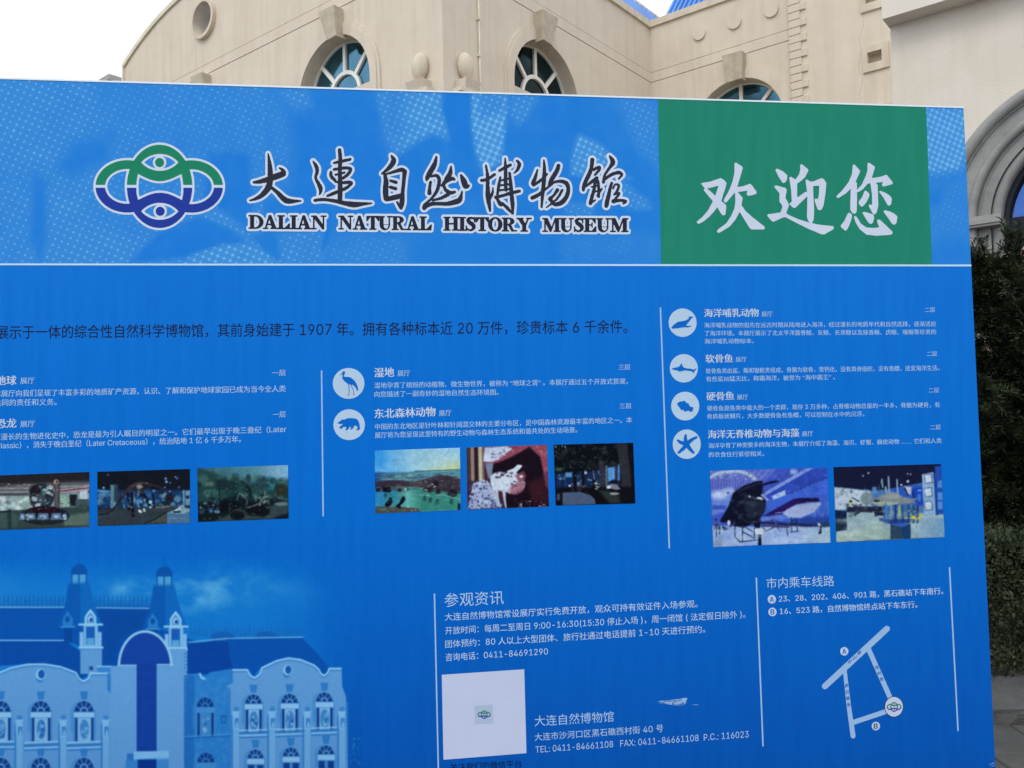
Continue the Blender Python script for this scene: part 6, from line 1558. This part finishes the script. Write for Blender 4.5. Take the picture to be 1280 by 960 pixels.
# 8 shark hall
c = photo([(55, 115), (1163, 82), (1203, 838), (85, 888)], Z(1035, 570, 8.258), 195, 132, (18, 24, 56)); Xp, Yp = c.X, c.Y
c.poly([(60, 320), (450, 360), (700, 330), (970, 275), (1170, 300), (1190, 620), (70, 620)], (70, 110, 170), 1, 10); c.poly([(62, 325), (200, 335), (440, 365), (440, 520), (70, 560)], (176, 194, 214), 1, 8); c.blobs(26, (80, 340, 430, 560), (8, 26), [(90, 120, 130), (200, 214, 230), (120, 150, 170), (40, 50, 70)], .6, 71, soft=6)
c.poly([(76, 600), (400, 560), (960, 590), (1195, 600), (1203, 840), (85, 888)], (140, 168, 180), 1, 12); c.mix((Yp > 580) * np.clip((fbm(Xp, Yp, 140, 72) - .42) * 2.4, 0, 1), (196, 208, 214), .8); c.mix((Yp > 640) * np.clip((Xp - 850) / 300, 0, 1), (100, 150, 200), .7); c.poly([(85, 820), (500, 700), (640, 780), (600, 865), (88, 888)], (150, 176, 160), .6, 20)
c.rect(190, 520, 560, 580, (20, 24, 44), .9, 8); c.blobs(30, (200, 500, 560, 620), (8, 20), [(16, 22, 40), (60, 76, 90), (30, 40, 60)], .8, 73); c.ell(400, 440, 70, 66, (110, 130, 140), .95, 10); c.line([(250, 430), (320, 470)], 10, (20, 20, 34)); c.rect(216, 455, 246, 492, (170, 180, 40), .9, 4); c.ell(232, 468, 18, 8, (14, 14, 24)); c.line([(240, 500), (300, 520)], 8, (30, 34, 50))
c.poly([(66, 555), (190, 570), (190, 660), (70, 655)], (16, 30, 64), 1, 4); c.poly([(72, 655), (192, 650), (196, 765), (80, 780)], (30, 42, 62), 1, 4); c.line([(195, 340), (190, 650)], 4, (90, 120, 140), .8)
c.poly([(640, 340), (850, 310), (980, 290), (985, 520), (860, 500), (700, 400)], (40, 84, 190), .95, 8); c.poly([(855, 340), (970, 320), (985, 510), (905, 500)], (20, 60, 180), .9, 6); c.rect(455, 320, 500, 385, (80, 130, 180), .9, 6); c.poly([(780, 310), (860, 320), (855, 400), (800, 380)], (190, 190, 210), .9, 6); c.line([(790, 330), (820, 400)], 16, (30, 24, 40)); c.line([(870, 370), (890, 450)], 12, (20, 30, 60)); c.ell(945, 355, 22, 6, (190, 205, 240), .9, 4); c.ell(940, 430, 20, 40, (90, 140, 220), .7, 12)
for x, y0, y1, w_ in ((555, 240, 320, 14), (522, 300, 380, 10), (592, 320, 380, 16), (622, 215, 380, 16), (710, 245, 385, 16)): c.line([(x, y0), (x + 8, y1)], w_, (140, 170, 190) if w_ > 12 else (70, 80, 100), .95, 3)
c.poly([(430, 480), (470, 450), (560, 400), (640, 375), (720, 385), (770, 420), (850, 440), (920, 440), (880, 470), (920, 485), (860, 490), (740, 490), (620, 520), (500, 515)], (120, 134, 140), 1, 5); c.poly([(450, 480), (600, 470), (740, 480), (620, 518), (510, 512)], (150, 170, 160), .9, 6); c.poly([(560, 420), (640, 380), (720, 390), (760, 430), (640, 450)], (150, 152, 160), .7, 10); c.ell(500, 463, 32, 10, (20, 22, 36), 1, 4)
c.rect(570, 510, 930, 690, (50, 90, 130), .6, 14); 
for x, w_, cc in ((600, 26, (60, 120, 200)), (695, 24, (20, 50, 140)), (735, 16, (180, 190, 90)), (650, 20, (110, 150, 190)), (770, 12, (30, 60, 130)), (830, 20, (30, 60, 130)), (880, 14, (30, 60, 100)), (925, 10, (16, 26, 50)), (580, 8, (20, 40, 90))): c.line([(x, 510), (x, 690)], w_, cc, .9, 3)
c.blobs(30, (540, 560, 960, 680), (8, 18), [(190, 190, 80), (30, 70, 160), (150, 180, 200), (20, 36, 90), (120, 160, 150)], .85, 74, soft=3); c.poly([(525, 640), (700, 650), (860, 650), (830, 690), (700, 720), (530, 670)], (20, 50, 130), .85, 5); c.rect(860, 615, 900, 650, (190, 180, 70)); c.rect(945, 595, 970, 630, (180, 180, 80)); c.rect(480, 580, 570, 615, (16, 28, 64))
c.poly([(640, 700), (850, 700), (852, 852), (642, 858)], (40, 66, 90), 1, 3); c.poly([(765, 735), (850, 705), (852, 852), (765, 856)], (22, 60, 110), 1, 3); c.poly([(640, 705), (760, 735), (850, 705), (740, 690)], (50, 90, 180), 1, 3); c.line([(575, 560), (580, 862)], 3, (70, 110, 130), .8); c.line([(912, 640), (912, 848)], 3, (70, 110, 130), .8)
c.poly([(968, 190), (1085, 165), (1115, 610), (990, 620)], (130, 168, 205), 1, 4); c.poly([(1085, 165), (1115, 180), (1140, 605), (1112, 612)], (24, 60, 150), 1, 4)
for y in (235, 375, 515): c.poly([(990, y - 45), (1070, y - 52), (1080, y + 42), (1000, y + 48)], (60, 90, 140), 1, 4); c.poly([(996, y - 38), (1062, y - 44), (1070, y + 34), (1006, y + 40)], (186, 206, 228), 1, 4)
c.poly([(1100, 110), (1165, 100), (1192, 600), (1140, 600)], (30, 74, 170), 1, 8); 
for y in (290, 415, 510): c.rect(1130, y - 40, 1180, y + 40, (90, 150, 215), .8, 8)
for x, y, r_ in ((822, 262, 11), (755, 298, 9), (415, 176, 7), (360, 204, 6), (820, 184, 5), (850, 188, 5)): c.ell(x, y, r_ + 5, r_ + 5, (90, 110, 180), .5, 6); c.ell(x, y, r_, r_, (210, 222, 245), 1, 4)

c.blobs(60, (80, 480, 960, 620), (3, 9), [(200, 212, 226), (24, 30, 54), (110, 140, 160), (60, 90, 140)], .5, 105, soft=4); c.blobs(30, (100, 640, 620, 850), (10, 26), [(190, 206, 212), (130, 160, 176)], .35, 106, soft=14, asp=3); c.photofinish(75); c.build('photo_print', m_print, .0012, 'printed photograph of a shark hall')
bpy.data.objects.remove(tob); bpy.data.curves.remove(tcu)

# ================================================================== PLANTING AND KERB (right of the board)
rng = np.random.RandomState(11)
def quads_mesh(name, C, T, Wd, L, W_):
    """one narrow kite per leaf: centre base C, direction T, side Wd"""
    n = len(C); L = np.asarray(L)[:, None]; W_ = np.asarray(W_)[:, None]
    V = np.empty((n, 4, 3)); V[:, 0] = C; V[:, 1] = C + T * L * .45 + Wd * W_; V[:, 2] = C + T * L; V[:, 3] = C + T * L * .45 - Wd * W_
    V = V.reshape(-1, 3); Q = np.arange(4 * n).reshape(n, 4)
    me = bpy.data.meshes.new(name); me.vertices.add(len(V)); me.vertices.foreach_set('co', V.ravel())
    me.loops.add(Q.size); me.loops.foreach_set('vertex_index', Q.ravel()); me.polygons.add(n); me.polygons.foreach_set('loop_start', np.arange(n) * 4)
    me.update(calc_edges=True); return me
def unit(v): return v / (np.linalg.norm(v, axis=-1, keepdims=True) + 1e-9)
def leaf_mat(name, a, b, rough=.55):
    m = bpy.data.materials.new(name); m.use_nodes = True; n = m.node_tree; p = n.nodes['Principled BSDF']
    tc = n.nodes.new('ShaderNodeTexCoord'); no = n.nodes.new('ShaderNodeTexNoise'); no.inputs['Scale'].default_value = 7; no.inputs['Detail'].default_value = 6
    cr = n.nodes.new('ShaderNodeValToRGB'); cr.color_ramp.elements[0].position = .35; cr.color_ramp.elements[1].position = .68
    cr.color_ramp.elements[0].color = (*a, 1); cr.color_ramp.elements[1].color = (*b, 1)
    n.links.new(tc.outputs['Object'], no.inputs['Vector']); n.links.new(no.outputs['Fac'], cr.inputs[0]); n.links.new(cr.outputs[0], p.inputs['Base Color'])
    p.inputs['Roughness'].default_value = rough; p.inputs['Specular IOR Level'].default_value = .15
    return m
m_yew = leaf_mat('yew_needles', (.006, .010, .006), (.031, .043, .017))
m_hedge = leaf_mat('hedge_leaves', (.018, .027, .014), (.062, .078, .040))
m_bark = mat('dark_bark', (.028, .022, .016), .9, .1, var=.4, scale=8, bump=.6, bscale=30)
def ground_at(px, depth):
    r = rays(px, 500.0); return np.array([r[0] / r[1] * depth, depth, 0.0])
# yew: leaning limbs carrying sprays of needles
yc = ground_at(1262, 5.95) + np.array([.12, 0, 0])
yew = thing('yew_tree', 'dark green yew tree with ragged sprays beside the right end of the board', 'tree', tuple(yc))
yew.scale = (1.05, 1.05, 1.06)
b = MB(); b.tube([(0, 0, 0), (.03, .02, .5), (0, .04, 1.2), (.03, 0, 2.0), (0, 0, 2.5)], [.09, .075, .055, .03, .012], 10)
link('trunk', b.me('trunk', True), m_bark, yew)
limbs = []; bl = MB()
for k in range(120):
    h = rng.uniform(.25, 2.35); a = rng.uniform(0, 2 * math.pi)
    if k < 30: a = math.pi + rng.uniform(-1.1, .9)
    Rm_ = (1.0 - .30 * (h / 2.6) ** 2.2) * rng.uniform(.75, 1.05)
    if h > 2.0: Rm_ *= .62
    if h < 1.05: Rm_ *= .66
    e = np.array([math.cos(a) * Rm_, math.sin(a) * Rm_, h + rng.uniform(.12, .45)])
    s0 = np.array([.02, .02, h * .85]); mid = (s0 + e) / 2 + np.array([0, 0, .06]) + rng.normal(0, .05, 3)
    bl.tube([tuple(s0), tuple(mid), tuple(e)], [.02, .013, .004], 6); limbs.append((s0, mid, e))
link('limb', bl.me('limbs', True), m_bark, yew, kind='stuff')
C_, T_, L_ = [], [], []
for s0, mid, e in limbs:
    for t in np.linspace(.12, 1.0, 15):
        p = (1 - t) ** 2 * s0 + 2 * t * (1 - t) * mid + t * t * e
        for q in range(7):
            d = unit(unit(e - s0) * .9 + rng.normal(0, .62, 3) + np.array([0, 0, .12])); ln = rng.uniform(.08, .26) * (1.15 - .3 * t)
            C_.append(p); T_.append(d); L_.append(ln)
C_, T_, L_ = np.array(C_), np.array(T_), np.array(L_)
# hollow the crown a little and drop sprays below the ground line
keep = (C_[:, 2] > .12); C_, T_, L_ = C_[keep], T_[keep], L_[keep]
# each spray: needles in two ranks along a drooping twig
NN = 26; tt = np.linspace(.05, 1, NN)
side = unit(np.cross(T_, np.tile([0, 0, 1.0], (len(T_), 1)) + rng.normal(0, .35, T_.shape))); nrm_ = np.cross(side, T_)
P = C_[:, None] + T_[:, None] * (L_[:, None] * tt)[..., None] - np.array([0, 0, 1.0]) * (L_[:, None] * tt ** 2 * .22)[..., None]
sg = np.where(np.arange(NN) % 2 == 0, 1.0, -1.0)[None, :, None]
D = unit(T_[:, None] * .75 + side[:, None] * sg + nrm_[:, None] * rng.normal(.1, .45, (len(T_), NN, 1)))
Wd = unit(np.cross(D, nrm_[:, None] + rng.normal(0, .4, (len(T_), NN, 3))))
n = len(T_) * NN
me = quads_mesh('needles', P.reshape(-1, 3), D.reshape(-1, 3), Wd.reshape(-1, 3), rng.uniform(.028, .046, n), rng.uniform(.0034, .0056, n))
link('crown', me, m_yew, yew)
print('yew sprays', len(T_), 'needles', n)
# second yew behind, fills the depth between the hedge and the doorway
y2 = yew.copy(); COL.objects.link(y2); y2.location = tuple(yc + np.array([1.25, 1.15, 0])); y2.rotation_euler = (0, 0, 2.4); y2.scale = (1, 1, .92)
y2['label'] = 'dark green yew tree behind the front yew, close to the grey doorway'
y2['group'] = yew['group'] = 'yew trees at the entrance'
y3 = yew.copy(); COL.objects.link(y3); y3.location = tuple(yc + np.array([-.75, .85, 0])); y3.rotation_euler = (0, 0, 4.1); y3.scale = (1.05, 1.05, .86)
y3['label'] = 'lower dark yew tree half hidden behind the right end of the board'; y3['group'] = yew['group']
for ch in list(yew.children):
    for y_ in (y2, y3):
        c2 = ch.copy(); COL.objects.link(c2); c2.parent = y_

# clipped hedge in front of it
hx = fBd.d
hd0 = ground_at(1300, 5.3)
hed = thing('clipped_hedge', 'low clipped green hedge behind the stone kerb, right of the board', 'hedge', tuple(hd0)); hed.rotation_euler = (0, 0, R(2))
n = 52000
fx_ = rng.uniform(-1.9, 1.6, n); fy_ = rng.uniform(-.42, .42, n); fz_ = rng.uniform(.05, .88, n)
which = rng.randint(0, 5, n)
top_ = which < 2; fz_ = np.where(top_, .84 + rng.normal(0, .03, n) + .035 * np.sin(fx_ * 7) + .02 * np.sin(fx_ * 17 + 1), fz_)
frt = which == 2; fy_ = np.where(frt | (which == 3), -.40 + rng.normal(0, .03, n) + .02 * np.sin(fx_ * 9 + fz_ * 8), fy_)
Cn = np.column_stack([fx_, fy_, fz_]); T = unit(rng.normal(0, .8, (n, 3)) + np.column_stack([np.zeros(n), -.5 * (frt), .7 * top_ + .35]))
Wd = unit(np.cross(T, rng.normal(0, 1, (n, 3))))
link('foliage', quads_mesh('leaves', Cn, T, Wd, rng.uniform(.018, .036, n), rng.uniform(.005, .009, n)), m_hedge, hed)
bt = MB()
for k in range(60):
    x, y = rng.uniform(-1.85, 1.55), rng.uniform(-.33, .33)
    bt.tube([(x, y, 0), (x + rng.normal(0, .04), y + rng.normal(0, .04), .4), (x + rng.normal(0, .1), y + rng.normal(0, .06), .80)], [.009, .006, .003], 5)
for k in range(150):
    x = rng.uniform(-1.85, 1.55); z = .86 + .02 * math.sin(x * 7); y = rng.uniform(-.38, .38)
    bt.tube([(x, y, z - .1), (x + rng.normal(0, .015), y, z + rng.uniform(.0, .07))], [.002, .001], 4)
link('stem', bt.me('stems'), m_bark, hed, kind='stuff')
soil = mat('dark_soil', (.05, .04, .03), .95, .1, var=.4, scale=10, bump=.6, bscale=30)
kd = ground_at(1245, 4.36)
fK = Frame(kd, az(91.5))
link('planting_soil', MB().box(-2.6, 4.5, .70, 5.2, -.05, .075).me('soil'), soil, None, fK.m.copy(), kind='structure')
# kerb of rough stones
m_kerb = mat('rough_kerb_stone', (.115, .112, .108), .9, .15, base2=(.07, .068, .066), scale=6, bump=.8, bscale=55)
kerb = thing('stone_kerb', 'broad weathered grey stone kerb in front of the hedge', 'kerb', tuple(fK.o)); kerb.rotation_euler = (0, 0, math.atan2(fK.d[1], fK.d[0]))
x = -2.6
while x < 4.4:
    w_ = rng.uniform(.85, 1.1); nx_, ny_ = 12, 9
    V = []
    for j in range(ny_ + 1):
        for i in range(nx_ + 1):
            V.append((x + .006 + (w_ - .012) * i / nx_, .70 * j / ny_ + (rng.normal(0, .004) if j == 0 else 0), .105 + rng.normal(0, .0018) - (.012 if j == 0 else 0)))
    k = len(V)
    for i in range(nx_ + 1): V.append((x + .006 + (w_ - .012) * i / nx_, -.004 + rng.normal(0, .005), .07))
    for i in range(nx_ + 1): V.append((x + .006 + (w_ - .012) * i / nx_, .004 + rng.normal(0, .008), -.02 + .0))
    Fq = [(j * (nx_ + 1) + i, j * (nx_ + 1) + i + 1, (j + 1) * (nx_ + 1) + i + 1, (j + 1) * (nx_ + 1) + i) for j in range(ny_) for i in range(nx_)]
    Fq += [(k + i, k + i + 1, i + 1, i) for i in range(nx_)] + [(k + nx_ + 1 + i, k + nx_ + 2 + i, k + i + 1, k + i) for i in range(nx_)]
    for ii in (0, nx_):
        q = [k + nx_ + 1 + ii, k + ii] + [j * (nx_ + 1) + ii for j in range(ny_ + 1)]; V.append((V[ii][0], .70, -.02)); q.append(len(V) - 1)
        Fq.append(tuple(q) if ii == 0 else tuple(q[::-1]))
    link('kerb_stone', mesh('kerb_stone', V, Fq, False), m_kerb, kerb)
    x += w_
# paving slabs in front of the kerb
m_slab = mat('grey_paving_slab', (.088, .088, .082), .85, .2, base2=(.058, .058, .055), scale=5, bump=.5, bscale=70)
gr = bpy.data.objects['ground']
sw_, sh_ = .58, .38
def slab_me():
    e = .006; w_, h_ = sw_ - .007, sh_ - .007
    V = [(e, e, .03), (w_ - e, e, .03), (w_ - e, h_ - e, .03), (e, h_ - e, .03), (0, 0, .03 - e), (w_, 0, .03 - e), (w_, h_, .03 - e), (0, h_, .03 - e), (0, 0, .002), (w_, 0, .002), (w_, h_, .002), (0, h_, .002)]
    Fc = [(0, 1, 2, 3)] + [(k + 4 + i, k + 4 + (i + 1) % 4, k + (i + 1) % 4, k + i) for k in (0, 4) for i in range(4)]
    return mesh('slab', V, Fc)
sm = slab_me(); sm.materials.append(m_slab)
for r_ in range(9):
    for c_ in range(9):
        o = bpy.data.objects.new('paving_slab', sm); COL.objects.link(o); o.parent = gr
        o.matrix_local = fK.m @ Matrix.Translation((-2.35 + c_ * sw_ + (sw_ / 2 if r_ % 2 else 0) , -.03 - (r_ + 1) * sh_, 0)) @ Matrix.Rotation(rng.normal(0, .003), 4, 'Z')
